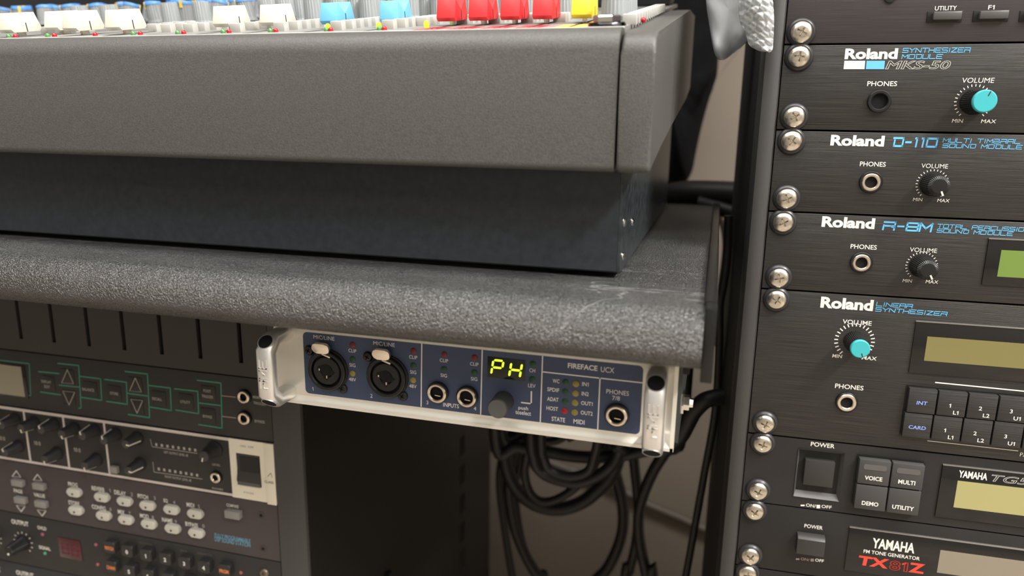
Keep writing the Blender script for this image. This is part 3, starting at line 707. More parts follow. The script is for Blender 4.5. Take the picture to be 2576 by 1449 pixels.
B.text('MIN', 2394, 308.5, 2422, 308.7, 9.2, white_ink, shear=.1); B.text('MAX', 2467, 309.5, 2505, 310, 9.2, white_ink, shear=.1)
jack(B, 2213, 255, 0, 3.9, 5.8, 2.2, metal=None)
u, v = B.uv(2448.5, 257); ticks(B, u, v, 7.7, 8.9, 23, .42, white_ink); vol_knob(B, 2448.5, 257, 22, teal, 6.4, 16)
# --- multi timbral module
Cc = unit('sound_module', 'black brushed sound module with blue D-110 lettering and small black volume knob', U, 1, brushed)
rack_screw(Cc, 1992, 355); rack_screw(Cc, 1980, 500)
roland(Cc, 2088, 366.5, 2223, 369, 27.5)
Cc.text('D-110', 2244, 370.5, 2358, 371.4, 25.5, blue_ink, square=dict(t=.26, gap=.34, shear=.1, cw=1.5))
Cc.text('MULTI TIMBRAL', 2370.5, 358.4, 2566, 362.4, 12, blue_ink, square=SQB); Cc.text('SOUND MODULE', 2369, 372.7, 2571.6, 376, 12, blue_ink, square=SQB)
Cc.text('PHONES', 2162.5, 418, 2227.5, 419.6, 12, white_ink, bold=.012); Cc.text('VOLUME', 2317, 422.5, 2384, 424, 11.2, white_ink)
Cc.text('MIN', 2296, 505.6, 2320, 506.4, 8.2, white_ink, shear=.1); Cc.text('MAX', 2357, 508, 2388, 509.3, 8.4, white_ink, shear=.1)
jack(Cc, 2192, 459, 4.75, 3.0, 5.9, 1.8)
u, v = Cc.uv(2345, 464); ticks(Cc, u, v, 7.0, 8.0, 23, .4, white_ink); vol_knob(Cc, 2345, 464, 155, None, 6.2, 12.5, True)
# --- percussion module
D = unit('sound_module', 'black sound module with blue R-8M lettering and a green display', 2*U, 1, brushed)
rack_screw(D, 1971, 560); rack_screw(D, 1960, 700)
roland(D, 2066, 571, 2199, 576.6, 27.5)
D.text('R-8M', 2218, 579.5, 2346, 584, 24, blue_ink, square=dict(t=.24, gap=.3, shear=.12, cw=1.5))
D.text('TOTAL PERCUSSION', 2357, 574, 2592, 584, 11.6, blue_ink, square=SQB); D.text('SOUND MODULE', 2355, 585, 2548, 594.6, 11.4, blue_ink, square=SQB)
D.text('PHONES', 2139, 625.4, 2205, 628, 11.6, white_ink, bold=.012); D.text('VOLUME', 2288, 633, 2356.5, 636.4, 11, white_ink)
D.text('MIN', 2270, 709.5, 2293.7, 711, 8, white_ink, shear=.1); D.text('MAX', 2328, 712, 2359.5, 714, 8.4, white_ink, shear=.1)
jack(D, 2168, 661.8, 4.75, 3.0, 5.9, 1.8)
u, v = D.uv(2318, 669.6); ticks(D, u, v, 7.0, 8.0, 23, .4, white_ink); vol_knob(D, 2318, 669.6, 152, None, 6.2, 12.5, True)
def window(F, px, pyt, pyb, width, lcd, lcdm, lw, name='display_window', lip=True):
    """glossy window starting at its left edge, reaching width mm to the right, with the LCD inset"""
    a = F.uv(px, (pyt+pyb)/2); t = F.uv(px+5, pyt); b = F.uv(px-5, pyb)
    w = F.part(name, box(a[0], a[0]+width, -.9, .3, b[1], t[1], .25), black_gloss)
    l0 = F.uv(lcd[0], lcd[1]); l1 = F.uv(lcd[2], lcd[3])
    F.part('lcd', box((l0[0]+l1[0])/2, (l0[0]+l1[0])/2+lw, -.98, -.6, l1[1], l0[1]), lcdm, parent=w)
    if lip: F.part('window_lip', box(a[0]-.2, a[0]+width+.2, -1.25, .3, t[1], t[1]+.75, .25), mat('polished_lip', (.35, .34, .33), .22, .8), parent=w)
    return w
lcd_green = mat('green_lcd', (.15, .235, .045), .12, coat=.8); lcd_olive = mat('olive_lcd', (.19, .165, .058), .12, coat=.8)
lcd_yel = mat('yellow_green_lcd', (.35, .325, .13), .12, coat=.8); lcd_grey = mat('grey_beige_lcd', (.23, .195, .145), .12, coat=.8)
window(D, 2477, 601, 716, 110, (2516, 628, 2508, 695), lcd_green, 64)
# --- linear synthesiser, two units high
E = unit('synthesizer_module', 'tall black module with teal volume cap, wide display and two rows of square keys', 3*U, 2, brushed)
rack_screw(E, 1954, 755); rack_screw(E, 1925, 1068)
roland(E, 2063, 774, 2195, 783, 28.5)
E.text('LINEAR', 2203, 770.6, 2296, 776, 11.6, blue_ink, square=SQB); E.text('SYNTHESIZER', 2200.6, 783.5, 2382.7, 796, 11.8, blue_ink, square=SQB)
E.text('VOLUME', 2119, 814.2, 2192, 819, 11.2, white_ink, bold=.012); E.text('PHONES', 2100, 976.8, 2171.6, 981.4, 11.6, white_ink, bold=.012)
E.text('MIN', 2093, 899.4, 2118, 900.8, 9, white_ink, shear=.1, bold=.01); E.text('MAX', 2167, 903.8, 2205, 907, 9, white_ink, shear=.1, bold=.01)
jack(E, 2130.5, 1014, 5.2, 3.2, 6.0, 1.8)
u, v = E.uv(2149.3, 858); ticks(E, u, v, 8.6, 10.6, 23, .62, white_ink); vol_knob(E, 2149.3, 858, 160, teal, 5.9, 16)
window(E, 2294, 808, 936, 150, (2331, 845, 2324, 906), lcd_olive, 118)
E.line([(2354, 962), (2576, 984), ], .7, white_ink); E.line([(2334, 1108.7), (2560, 1134)], .5, white_ink)
a = E.uv(2283, 971); b = E.uv(2283, 1033.5); c = E.uv(2270, 1094)
kp = (E.uv(2354, 979)[0]-E.uv(2280, 971)[0])
E.part('key_surround', box(a[0]-.8, a[0]+5*kp+.8, -.25, 0, c[1]-.6, a[1]+.6), keywell)
kh = (a[1]-c[1])/2
keyb = mat('brushed_key', (.045, .044, .043), .38, .45, bump=(6, .4, BR, .0004), var=(5, .5, BR))
for row, names in ((0, ('INT', ('1', 'L1'), ('2', 'L2'), ('3', 'U1'), ('4', 'U2'))), (1, ('CARD', ('1', 'L1'), ('2', 'L2'), ('3', 'U1'), ('4', 'U2')))):
    for k, t in enumerate(names):
        x = a[0]+k*kp-row*.6; zt_ = a[1]-row*kh
        key = E.part('square_key', shared('sqk', lambda: box(.35, kp-.45, -3.4, 0, -kh+.5, 0, .35), keyb), keyb, (x, 0, zt_))
        if isinstance(t, str):
            g = text_geo(t, .05, .015); h = 2.1; w = g[2]*h/g[3]*1.15; E.part('lettering', flat_text(g, kp/2-w/2, -kh*.62, w, h, y=-3.5), lilac_ink, parent=key)
        else:
            for q, xx, zz in ((t[0], kp*.44, -kh*.62), (t[1], kp*.66, -kh*.88)):
                g = text_geo(q, 0, .01); h = 2.2; w = g[2]*h/g[3]*1.15; E.part('lettering', flat_text(g, xx-w/2, zz, w, h, y=-3.5), white_ink, parent=key)
E.text('PA', 2565, 1147, 2584, 1150, 10, white_ink)
# --- tone generator with power well
def tg_hole(F): return [F.rect(2010, 1128, 2109, 1260)]
G = unit('tone_generator', 'black tone generator with big recessed power switch and four soft keys', 5*U, 1, satin, holes=tg_hole, depth=140)
rack_screw(G, 1919, 1119); rack_screw(G, 1908, 1238)
G.text('POWER', 2039, 1122.6, 2099, 1127.4, 11, white_ink, bold=.012); G.text('ON/', 2027, 1274, 2052, 1277, 8, white_ink, bold=.01); G.text('OFF', 2066, 1277.5, 2091.5, 1280, 8, white_ink, bold=.01)
para(G, 2014, 2024, 1269.5, 1273, 0, white_ink, 'switch_symbol'); para(G, 2054, 2063, 1270, 1278.5, 0, white_ink, 'switch_symbol')
x0, x1, z0, z1 = tg_hole(G)[0]; xc, zc = (x0+x1)/2, (z0+z1)/2; bw, bh = 8.3, 8.0
bm = bmesh.new(); o_ = [bm.verts.new(p) for p in ((x0-.3, -.5, z0-.3), (x1+.3, -.5, z0-.3), (x1+.3, -.5, z1+.3), (x0-.3, -.5, z1+.3))]
i_ = [bm.verts.new(p) for p in ((xc-bw-1, 9, zc-bh-.5), (xc+bw+1, 9, zc-bh-.5), (xc+bw+1, 9, zc+bh+2), (xc-bw-1, 9, zc+bh+2))]
for k in range(4): bm.faces.new((o_[k], o_[(k+1) % 4], i_[(k+1) % 4], i_[k]))
bm.faces.new(i_)
wlm = mk('well', bm); well = G.part('switch_well', wlm, mat('well_plastic', (.10, .098, .095), .5))
G.part('power_button', box(xc-bw, xc+bw, -.6, 10, zc-bh+.6, zc+bh+1.0, .6), mat('switch_black', (.030, .029, .028), .4))
kb_ = G.uv(2155, 1144.6); kr = G.uv(2322, 1160.6); kbt = G.uv(2145, 1271)
kx0 = (kb_[0]+kbt[0])/2; kw = (kr[0]-kb_[0])/2; khh = (kb_[1]-kbt[1])/2
G.part('key_surround', rplate(kx0-.7, kx0+2*kw+.7, kbt[1]-.5, kb_[1]+.8, .8, -.2, 0), keywell)
softm = mat('soft_key', (.048, .047, .046), .5); slotm = mat('key_lamp_slot', (.10, .093, .085), .4)
for r, c, t in ((0, 0, 'VOICE'), (0, 1, 'MULTI'), (1, 0, 'DEMO'), (1, 1, 'UTILITY')):
    k = G.part('soft_key', shared('softk', lambda: box(.35, kw-.35, -4.2, 0, -khh+.35, -.35, .6), softm), softm, (kx0+c*kw, 0, kb_[1]-r*khh))
    g = text_geo(t, 0, .022); h = 2.6; w = g[2]*h/g[3]*.92; G.part('lettering', flat_text(g, kw/2-w/2, -khh*.80, w, h, y=-4.32), white_ink, parent=k)
    if r == 0: G.part('lamp_slot', rplate(kw*.16, kw*.86, -khh*.40, -khh*.20, 1.1, -4.35, -4.1), slotm, parent=k)
wG = window(G, 2361, 1168, 1298, 130, (2407, 1207, 2398, 1274), lcd_yel, 70)
G.text('YAMAHA', 2409, 1198.5, 2481, 1206.5, 18, white_ink, bold=.03, y=-1.05); G.text('TG500', 2490, 1208.5, 2640, 1226, 18, white_ink, bold=.0, shear=.25, outline=.02, y=-1.0)
# --- FM tone generator
Hh = unit('tone_generator', 'black tone generator with white and red print in a glossy display window', 6*U, 1, satin, depth=140)
rack_screw(Hh, 1899, 1289); rack_screw(Hh, 1888, 1402)
Hh.text('POWER', 2023, 1327, 2069, 1332.6, 9.4, white_ink, bold=.012); Hh.text('ON/', 2014, 1409, 2036, 1411.5, 7, pink_ink, bold=.01); Hh.text('OFF', 2050, 1412, 2072, 1414.8, 7.4, white_ink, bold=.01)
para(Hh, 2002, 2011, 1404.5, 1408, 0, pink_ink, 'switch_symbol'); para(Hh, 2039, 2047, 1405, 1412, 0, pink_ink, 'switch_symbol')
x0, x1, z0, z1 = Hh.rect(2004, 1340, 2068, 1398)
Hh.part('power_button', prism([(0, z0+1.6), (-5.2, z0+2.2), (-5.2, z1-1.0), (-3.6, z1+.6), (0, z1+1.0)], x0, x1, 'yz', .4), mat('switch_black', (.030, .029, .028), .4))
wH = window(Hh, 2130, 1325, 1432, 150, (2363, 1381, 2357, 1438), lcd_grey, 75)
Hh.text('YAMAHA', 2192, 1375, 2298, 1390.5, 25.5, white_ink, bold=.03, y=-1.05); Hh.text('FM TONE GENERATOR', 2171, 1388, 2312, 1407.8, 8.8, white_ink, bold=.01, y=-1.05)
Hh.text('TX', 2157, 1418.5, 2233, 1428, 24, red_ink, bold=.04, shear=.05, y=-1.05); Hh.text('Z', 2283, 1437, 2323, 1441, 25, red_ink, bold=.04, y=-1.05)
Hh.text('81', 2234, 1430.5, 2281, 1437, 25, red_ink, bold=.02, outline=.026, y=-1.05)
# --- next unit, only its top edge in view
I_ = unit('rack_unit', 'plain black module at the foot of the tall rack, mostly cut off', 7*U, 1, satin, depth=140)
rack_screw(I_, 1881, 1446)
# ------------------------------------------------------------------ under-desk rack of effects units
LO, LA = (-457.05, 388.30, -165.66), 0.01305
LR = 186.0; LLn = LR-482.6; LM = (LR+LLn)/2
LK = Front('equipment_rack', 'black under-desk rack cabinet with grey front edge left of the hanging cables', 'rack', LO, LA, LM, -H0+165.66)
def lkp(name, x0, x1, y0, y1, z0, z1, m_, bev=0): return LK.part(name, box(x0-LM, x1-LM, y0, y1, z0, z1, bev), m_)
ht = H0-93.5
edge = mat('grey_cabinet_edge', (.060, .059, .056), .5, bump=(400, .15)); sidep = mat('black_cabinet_side', (.013, .0115, .010), .42, bump=(200, .2))
lkp('side_panel', LR+21, LR+22.6, 1.5, 436, 0, ht, sidep); lkp('side_panel', LLn-22.6, LLn-21, 1.5, 436, 0, ht, sidep)
lkp('front_edge', LR+.8, LR+22.2, -1.5, 20, 0, ht, edge, 1.2); lkp('front_edge', LLn-22.2, LLn-.8, -1.5, 20, 0, ht, edge, 1.2)
lkp('mounting_rail', LR-18, LR+.8, 4, 6, 12, ht-8, black_matt); lkp('mounting_rail', LLn-.8, LLn+18, 4, 6, 12, ht-8, black_matt)
lkp('top_panel', LLn-21, LR+21, 0, 436, ht-6, ht, sidep); lkp('base_panel', LLn-21, LR+21, 0, 436, 0, 12, sidep); lkp('back_panel', LLn-21, LR+21, 430, 434, 12, ht-6, sidep)
# slots and a carrying grip in the cabinet's side
xs = LR+22.6-LM
for k in range(7):
    LK.part('vent_slot', box(xs, xs+.4, 318, 332, 300+k*36-80, 322+k*36-80), void)
for k in range(3):
    LK.part('side_grip_rib', box(xs, xs+5, 90, 104, -38, 38, 2), black, (0, 60+k*22, 330-k*30), (.62, 0, 0))
def lunit(name, label, top, hu, m_, depth=180, holes=None, right=LR, proud=0., gap=.4):
    h = hu*U-2*gap
    F = Front(name, label, 'rack unit', LO, LA, LM, -top-hu*U+gap)
    x0, x1 = LLn-LM, right-LM; F.h = h
    if holes is None: F.part('front_panel', box(x0, x1, -proud, 3.2, 0, h, .35), m_)
    else: F.part('front_panel', panel_with_holes(x0, x1, 0, h, 3.2, holes(F)), m_)
    F.part('case', box(x0+20, x1-20, 22 if holes else 3.2, depth, 1.2, h-1.2), rack_dark)
    return F
charcoal = mat('charcoal_panel', (.040, .038, .036), .55, .1, bump=(600, .15)); charcoal2 = mat('soft_black_panel', (.026, .025, .024), .55, bump=(600, .15))
# vent panel
slots = [(55, 855), (138, 864.5), (226, 874), (315, 884), (409, 895), (506, 906), (608, 917.5)]
def vent_holes(F):
    r = []
    for px, py in slots:
        u, v = F.uv(px-1, py); r.append((u-1.6, u+1.6, 9.0, 40.0))
    du = r[1][0]-r[0][0]
    for k in range(1, 9): r.append((r[0][0]-du*k, r[0][1]-du*k, 9.0, 40.0))
    return r
V0 = lunit('vent_panel', 'plain charcoal rack panel with upright vent slots, right under the desktop', -U, 1, charcoal, holes=vent_holes)
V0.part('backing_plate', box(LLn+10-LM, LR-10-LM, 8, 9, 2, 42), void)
# green-lined effects unit
Q = lunit('effects_processor', 'charcoal effects unit with sea-green bracket lines around its keys', 0, 1, charcoal2)
def z7(x, y): return x/3.22, 740+y/3.22
def gl(pts, w=.85, m_=green_ink): Q.line([z7(*p) for p in pts], w, m_)
gl([(-40, 530), (238, 563), (250, 822), (-40, 785)], .7)
a = Q.uv(*z7(-200, 590)); b = Q.uv(*z7(190, 700)); t = Q.uv(*z7(100, 572)); bt = Q.uv(*z7(100, 822))
wd = Q.part('display_window', box(a[0], b[0]+3.0, -.5, .2, bt[1]-.6, t[1]+.6, .2), black_gloss)
Q.part('lcd', box(a[0]+2, b[0], -.6, -.3, bt[1]+.6, t[1]-.6), mat('pale_beige_lcd', (.30, .28, .20), .2, coat=.5), parent=wd)
for pts in ([(315, 627), (478, 643)], [(330, 792), (490, 815)], [(470, 560), (638, 578), (658, 922), (640, 924)], [(482, 736), (650, 754)], [(648, 665), (815, 685), (825, 860), (658, 835)],
            [(850, 690), (1025, 713), (1032, 892), (865, 868)], [(1015, 626), (1195, 647), (1213, 1000), (1040, 974)], [(1028, 802), (1205, 826)], [(1200, 738), (1380, 760), (1388, 942), (1208, 912)],
            [(1415, 766), (1602, 787), (1610, 968), (1425, 938)], [(1600, 697), (1790, 720), (1800, 1085), (1612, 1056)], [(1606, 880), (1796, 903)]): gl(pts)
gl([(1800, 823), (1908, 834)], .5, pink_ink); gl([(1805, 990), (1912, 1003)], .5, pink_ink)
keyq = mat('flush_key', (.020, .019, .018), .45)
def tri_line(F, cx, cy, w, h, up, m_, lw=.45, scale=1/3.22, oy=740):
    P = [(cx-w/2, cy+h/2), (cx+w/2, cy+h/2), (cx, cy-h/2)] if up else [(cx-w/2, cy-h/2), (cx+w/2, cy-h/2), (cx, cy+h/2)]
    P = [(x*scale, oy+y*scale) for x, y in P]; F.line(P+[P[0]], lw, m_, name='arrow_mark')
for cx, cy, up in ((550, 668, 1), (560, 838, 0), (1100, 735, 1), (1110, 905, 0)):
    u, v = Q.uv(*z7(cx, cy)); Q.part('flush_key', shared('fk', lambda: box(-5.6, 5.6, -.35, .1, -5.6, 5.6, .3), keyq), keyq, (u, 0, v))
    tri_line_pts = None
    P = [(cx-46, cy+48), (cx+50, cy+56), (cx, cy-58)] if up else [(cx-46, cy-55), (cx+50, cy-46), (cx+4, cy+58)]
    Q.line([z7(*p) for p in P+[P[0], P[1]]], .55, grey_ink, y=-.5, name='arrow_mark')
for cx, cy in ((395, 722), (735, 768), (930, 800), (1290, 845), (1510, 868), (1690, 805), (1690, 985)):
    u, v = Q.uv(*z7(cx, cy)); Q.part('flush_key', shared('fk', lambda: box(-5.6, 5.6, -.35, .1, -5.6, 5.6, .3), keyq), keyq, (u, 0, v))
for t, cx, cy in (('DISPLAY', 380, 708), ('EDIT', 388, 748), ('BALANCE', 720, 772), ('STORE', 930, 803), ('RECALL', 1278, 848), ('UTILITY', 1505, 872), ('FOOT', 1683, 783), ('TRIGGER', 1685, 828), ('BYPASS', 1685, 990)):
    Q.textc(t, *z7(cx, cy), 7, grey_ink, bold=.01, wide=.8, y=-.5)
for t, cx, cy in (('MEMORY', 2100, 838), ('TRIGGER', 2105, 886), ('BYPASS', 2105, 1032)): Q.textc(t, *z7(cx, cy), 7, grey_ink, bold=.01, wide=.85)
for px, py in ((611, 1000), (612, 1054)): jack(Q, px, py, 4.3, 2.5, 4.9, 2.6)

# line mixer with white surround
Mx = lunit('line_mixer', 'black and cream line mixer with two rows of knobs and white dividing lines', U, 1, charcoal2)
cream = mat('cream_panel', (.80, .755, .63), .55); whl = mat('white_divider', (.66, .60, .56), .55)
def w5(x, y): return x/6.44, 1000+y/6.44
def w6(x, y): return 380+x/6.44, 1080+y/6.44
Mx.part('border_line', box(LLn-LM, LR-LM-28, -.35, 0, Mx.h-2.3, Mx.h-.2), whl); Mx.part('border_line', box(LLn-LM, LR-LM-28, -.35, 0, .2, 2.0), whl)
ex = Mx.uv(*w6(1300, 600))[0]
def ear_hole(F): return [F.rect(*w6(1385, 370), *w6(1805, 935))]
hx0, hx1, hz0, hz1 = ear_hole(Mx)[0]
Mx.part('cream_ear', panel_with_holes(ex, LR-LM+.4, 0, Mx.h, .9, [(hx0, hx1, hz0, hz1)]), cream, (0, -.9, 0))
Mx.part('cream_ear_edge', box(LR-LM-6.5, LR-LM+.6, -1.6, -.8, -.8, Mx.h+.2, .3), cream)
sw = Mx.part('rocker_switch', prism([(-.2, hz0), (-.2, hz1), (-.6, hz1), (-.4, (hz0+hz1)/2), (-2.2, hz0+4), (-1.2, hz0)], hx0+.2, hx1-.2, 'yz'), mat('rocker_black', (.035, .033, .032), .45))
Mx.part('rocker_inset', box(hx0+2.6, hx1-1.2, -.8, -.5, hz0+6.5, hz1-2.2), black, parent=sw)
Mx.part('rocker_step', prism([(-.4, hz0), (-2.6, hz0+.6), (-1.0, hz0+5), (-.4, hz0+5)], hx0+.8, hx1-.4, 'yz'), mat('rocker_grey', (.12, .115, .115), .5), parent=sw)
Mx.textc('ON  OFF', *w6(1570, 272), 5, grey_ink, bold=.01, wide=1.3, y=-1.05); Mx.textc('POWER', *w6(1600, 1022), 4.5, grey_ink, wide=1.2, y=-1.05)
Mx.line([w6(1912, 745), w6(1965, 690), w6(1985, 760)], .3, dark_ink, y=-1.75, name='warning_mark'); Mx.textc('CLASS', *w6(1935, 838), 6, dark_ink, y=-1.75)
for p, q in (((60, 1029), (76, 1157)), ((160.7, 1044), (172, 1172)), ((262, 1059), (275.6, 1190))):
    a = Mx.uv(*p); b = Mx.uv(*q); x = (a[0]+b[0])/2
    Mx.part('divider_line', box(x-.75, x+.75, -.3, 0, 1.0, Mx.h-1.5), whl)
mk_body = mat('dark_knob', (.020, .020, .021), .5); mk_face = mat('dark_knob_face', (.050, .048, .045), .55); mk_ptr = mat('ivory_pointer', (.75, .70, .62), .5)
def mknob(F, pt, ang, L=11.5, r=4.6):
    u, v = F.uv(*pt)
    k = F.part('rotary_knob', shared('mkb%g' % r, lambda: lathe([(r*1.12, 0), (r*1.12, 1), (r, 1.8), (r*.72, L-.5), (r*.62, L), (0, L)], 32), mk_body), mk_body, (u, 0, v))
    F.part('knob_face', shared('mkf%g' % r, lambda: lathe([(r*.66, L-.05), (r*.6, L+.12), (0, L+.15)], 24), mk_face), mk_face, parent=k)
    F.part('pointer', shared('mkp%g' % r, lambda: sweep([V((0, -2.5, r*1.0)), V((0, -L-.1, r*.70)), V((0, -L-.3, r*.2))], [(-.45, -.25), (.45, -.25), (.45, .25), (-.45, .25)]), mk_ptr), mk_ptr, parent=k, rot=(0, math.radians(ang), 0))
for pt, ang in (((-110, 300), 0), ((250, 350), -30), ((560, 400), 170), ((880, 425), -20), ((1210, 495), 170), ((1535, 520), -20), ((1880, 590), -15), ((2230, 650), 100),
                ((300, 790), -30), ((930, 900), 170), ((1570, 1000), 170), ((2270, 1075), 100)):
    mknob(Mx, w5(*pt), ang)
mknob(Mx, w6(1035, 320), 200, 12, 5.4)
jack(Mx, *w6(1035, 790), 3.9, 2.2, 4.4, 2.2)
for x0, y0, x1, y1 in ((90, 245, 720, 335), (130, 640, 750, 740)):
    for k in range(8):
        f = k/7; u, v = Mx.uv(*w6(x0+(x1-x0)*f, y0+(y1-y0)*f)); Mx.part('meter_led', shared('mled', lambda: box(-.8, .8, -.4, 0, -1.0, 1.0), grey_ink), grey_ink, (u, 0, v))
Mx.line([w6(-10, 160), w6(20, 280), w6(750, 390)], .4, grey_ink); Mx.line([w6(30, 530), w6(50, 690), w6(830, 805)], .4, grey_ink)
Mx.textc('LEFT OUTPUT LEVEL dB', *w6(405, 395), 6, grey_ink, bold=.01, wide=.75); Mx.textc('RIGHT OUTPUT LEVEL dB', *w6(440, 795), 6, grey_ink, bold=.01, wide=.75)
Mx.textc('LEVEL', *w6(1060, 575), 5, grey_ink, bold=.01, wide=1.2); Mx.textc('PHONES', *w6(1080, 965), 5, grey_ink, bold=.01, wide=1.1)
for cx, cy in ((610, 740), (1255, 850), (35, 660)): Mx.textc('10 0', *w5(cx, cy), 10, grey_ink, bold=.02, wide=.8)
for pt in ((1880, 1150),):
    u, v = Mx.uv(*w5(*pt)); Mx.part('push_button', box(-3, 3, -3, 0, -2.6, 2.6, .4), mat('worn_grey_button', (.28, .265, .25), .5), (u, 0, v))

# multi-effects unit with pale keys
N_ = lunit('effects_processor', 'plum-grey effects unit with two rows of pale oval keys', 2*U, 1, plum)
def z8(x, y): return x/3.22, 1080+y/3.22
ovalm = mat('pale_grey_key', (.58, .565, .50), .5); slim = mat('mid_grey_key', (.25, .245, .23), .45)
ov = lambda: rplate(-5.9, 5.9, -3.1, 3.1, 2.2, -3.2, 0, .7)
names = [(590, 517, 'PROG', 593, 447, ''), (605, 663, 'STORE', 602, 598, ''), (815, 557, 'REVERB', 797, 483, '1'), (1000, 590, 'DELAY', 975, 515, '2'), (1185, 625, 'PITCH', 1160, 545, '3'), (1380, 658, 'EQ', 1345, 580, '4'),
         (1573, 692, 'MIDI', 1545, 613, '5'), (830, 707, 'CONFIG', 803, 634, '6'), (1010, 740, 'MIX', 985, 670, '7'), (1197, 775, 'MOD', 1172, 703, '8'), (1390, 812, 'NAME', 1358, 737, '9'), (1582, 848, 'BYPASS', 1555, 772, '0')]
for cx, cy, t, tx, ty, num in names:
    u, v = N_.uv(*z8(cx, cy), 3.2); k = N_.part('oval_key', shared('oval', ov, ovalm), ovalm, (u, 0, v))
    N_.part('key_dot', shared('kdot', lambda: lathe([(.85, 3.2), (.85, 3.35), (0, 3.35)], 16), dark_ink), dark_ink, (-.7, 0, -1.0), parent=k)
    N_.textc(t, *z8(tx, ty), 10.5, white_ink, bold=.02, wide=.72)
    if num: N_.textc(num, *z8(tx+ (95 if len(t) > 4 else 68), ty+ 12), 9, grey_ink, bold=.01)
sk = lambda: box(-5.2, 5.2, -3.6, 0, -2.6, 2.6, .5)
for cx, cy in ((133, 440), (305, 468), (155, 580), (322, 612)):
    u, v = N_.uv(*z8(cx, cy), 3.4); N_.part('arrow_key', shared('slim', sk, slim), slim, (u, 0, v))
u, v = N_.uv(*z8(1883, 693), 3.4); N_.part('compare_key', box(-5.9, 5.9, -4.4, 0, -2.9, 2.9, .5), slim, (u, 0, v)); N_.textc('COMPARE', *z8(1885, 620), 8, white_ink, bold=.01, wide=.62)
for cx, cy, up in ((133, 362, 1), (305, 390, 1), (168, 640, 0), (338, 676, 0)):
    P = [(cx-34, cy+20), (cx+36, cy+26), (cx, cy-26)] if up else [(cx-34, cy-24), (cx+36, cy-18), (cx+4, cy+26)]
    N_.line([z8(*p) for p in P+[P[0], P[1]]], .6, white_ink, name='arrow_mark')
N_.textc('PAGE', *z8(150, 500), 9.5, white_ink, bold=.02, wide=.8); N_.textc('VALUE', *z8(322, 535), 9.5, white_ink, bold=.02, wide=.8)
pale_blue = mat('pale_blue_ink', (.15, .36, .52), .6)
N_.text('FULLY PROGRAMMABLE', *z8(1742, 882), *z8(2030, 912), 10, pale_blue, bold=.01); N_.text('DSP SOUND STATION', *z8(1742, 908), *z8(2030, 952), 11, pale_blue, bold=.01)
for cx, cy in ((2115, 697), (2132, 967)):
    u, v = N_.uv(*z8(cx, cy)); h = N_.part('mounting_hole', lathe([(2.9, -.1), (2.9, .15), (2.4, .2), (0, .2)], 20), mat('hole_rim', (.05, .04, .04), .5), (u, 0, v)); N_.part('hole_core', lathe([(1.2, .2), (1.2, .3), (0, .3)], 14), void, parent=h)

# keypad reverb unit
K = lunit('effects_processor', 'dark keypad effects unit with a dim red readout and round-cornered number keys', 3*U, 1, charcoal2)
K.textc('OUTPUT', *z8(165, 757), 11, white_ink, bold=.025, wide=.82); K.textc('OVLD', *z8(342, 800), 8.5, white_ink, bold=.02, wide=.8); K.textc('SIGNAL', *z8(365, 962), 8.5, white_ink, bold=.02, wide=.8)
for cx, cy, m_ in ((347, 850, mat('pink_led', (.36, .10, .11), .4)), (368, 1003, mat('mint_led', (.10, .34, .22), .4)), (780, 933, MATS['pink_led']), (795, 1093, MATS['pink_led']), (1953, 1160, MATS['pink_led'])):
    u, v = K.uv(*z8(cx, cy)); K.part('indicator_led', lathe([(1.3, 0), (1.3, .6), (.8, 1.1), (0, 1.3)], 18), m_, (u, 0, v))
kb2 = lambda: lathe([(6.2, 0), (6.2, 1), (5.4, 2), (4.3, 12.4), (3.8, 13), (0, 13)], 36, 'y', 1, .55)
for cx, cy in ((190, 915), (-60, 880)):
    u, v = K.uv(*z8(cx, cy)); k = K.part('output_knob', shared('kb2', kb2, black), black, (u, 0, v)); ticks(K, u, v, 7.6, 9.2, 11, .7, white_ink)
    K.part('pointer', shared('kdotw', lambda: lathe([(.9, 12.9), (.9, 13.25), (0, 13.3)], 14), white_ink), white_ink, (-.2, 0, -2.4), parent=k)
a = K.uv(*z8(470, 868)); b = K.uv(*z8(672, 1066)); x0, x1, z0, z1 = a[0], b[0], b[1], a[1]
wd = K.part('readout_window', box(x0, x1, -.5, .1, z0, z1, .15), mat('dark_red_acrylic', (.055, .004, .010), .15, coat=.6))
segm = mat('unlit_red_segment', (.13, .010, .032), .4)
for q in (0, 1):
    w = (x1-x0)*.26; h = (z1-z0)*.46; ox = x0+(x1-x0)*(.14+q*.44); oz = z0+(z1-z0)*.24; t = w*.16
    for k_, (p, r) in enumerate((((0, 0), (w, 0)), ((0, h/2), (w, h/2)), ((0, h), (w, h)), ((0, 0), (0, h)), ((w, 0), (w, h)))):
        K.part('segment', strip_mesh([(ox+p[0]+.06*p[1], oz+p[1]), (ox+r[0]+.06*r[1], oz+r[1])], t*1.3, -.56), segm, parent=wd)
nkm = mat('black_number_key', (.028, .027, .027), .45); nk = lambda: rplate(-4.8, 4.8, -4.5, 4.5, 1.5, -5.0, 0, .8)
oris = [(1028, 995, '0'), (1180, 1028, '1'), (1337, 1058, '2'), (1492, 1090, '3'), (1650, 1124, '4'), (1045, 1155, '5'), (1197, 1190, '6'), (1357, 1222, '7'), (1512, 1255, '8'), (1668, 1290, '9')]
for cx, cy, t in oris:
    u, v = K.uv(*z8(cx, cy-4), 5); k = K.part('number_key', shared('nk', nk, nkm), nkm, (u, 0, v+.2))
    g = text_geo(t, 0, .03); h = 3.2; w = g[2]*h/g[3]; K.part('lettering', flat_text(g, -w/2-.1, -h/2-.5, w, h, y=-5.12), mat('bright_white_ink', (.85, .85, .84), .5), parent=k)
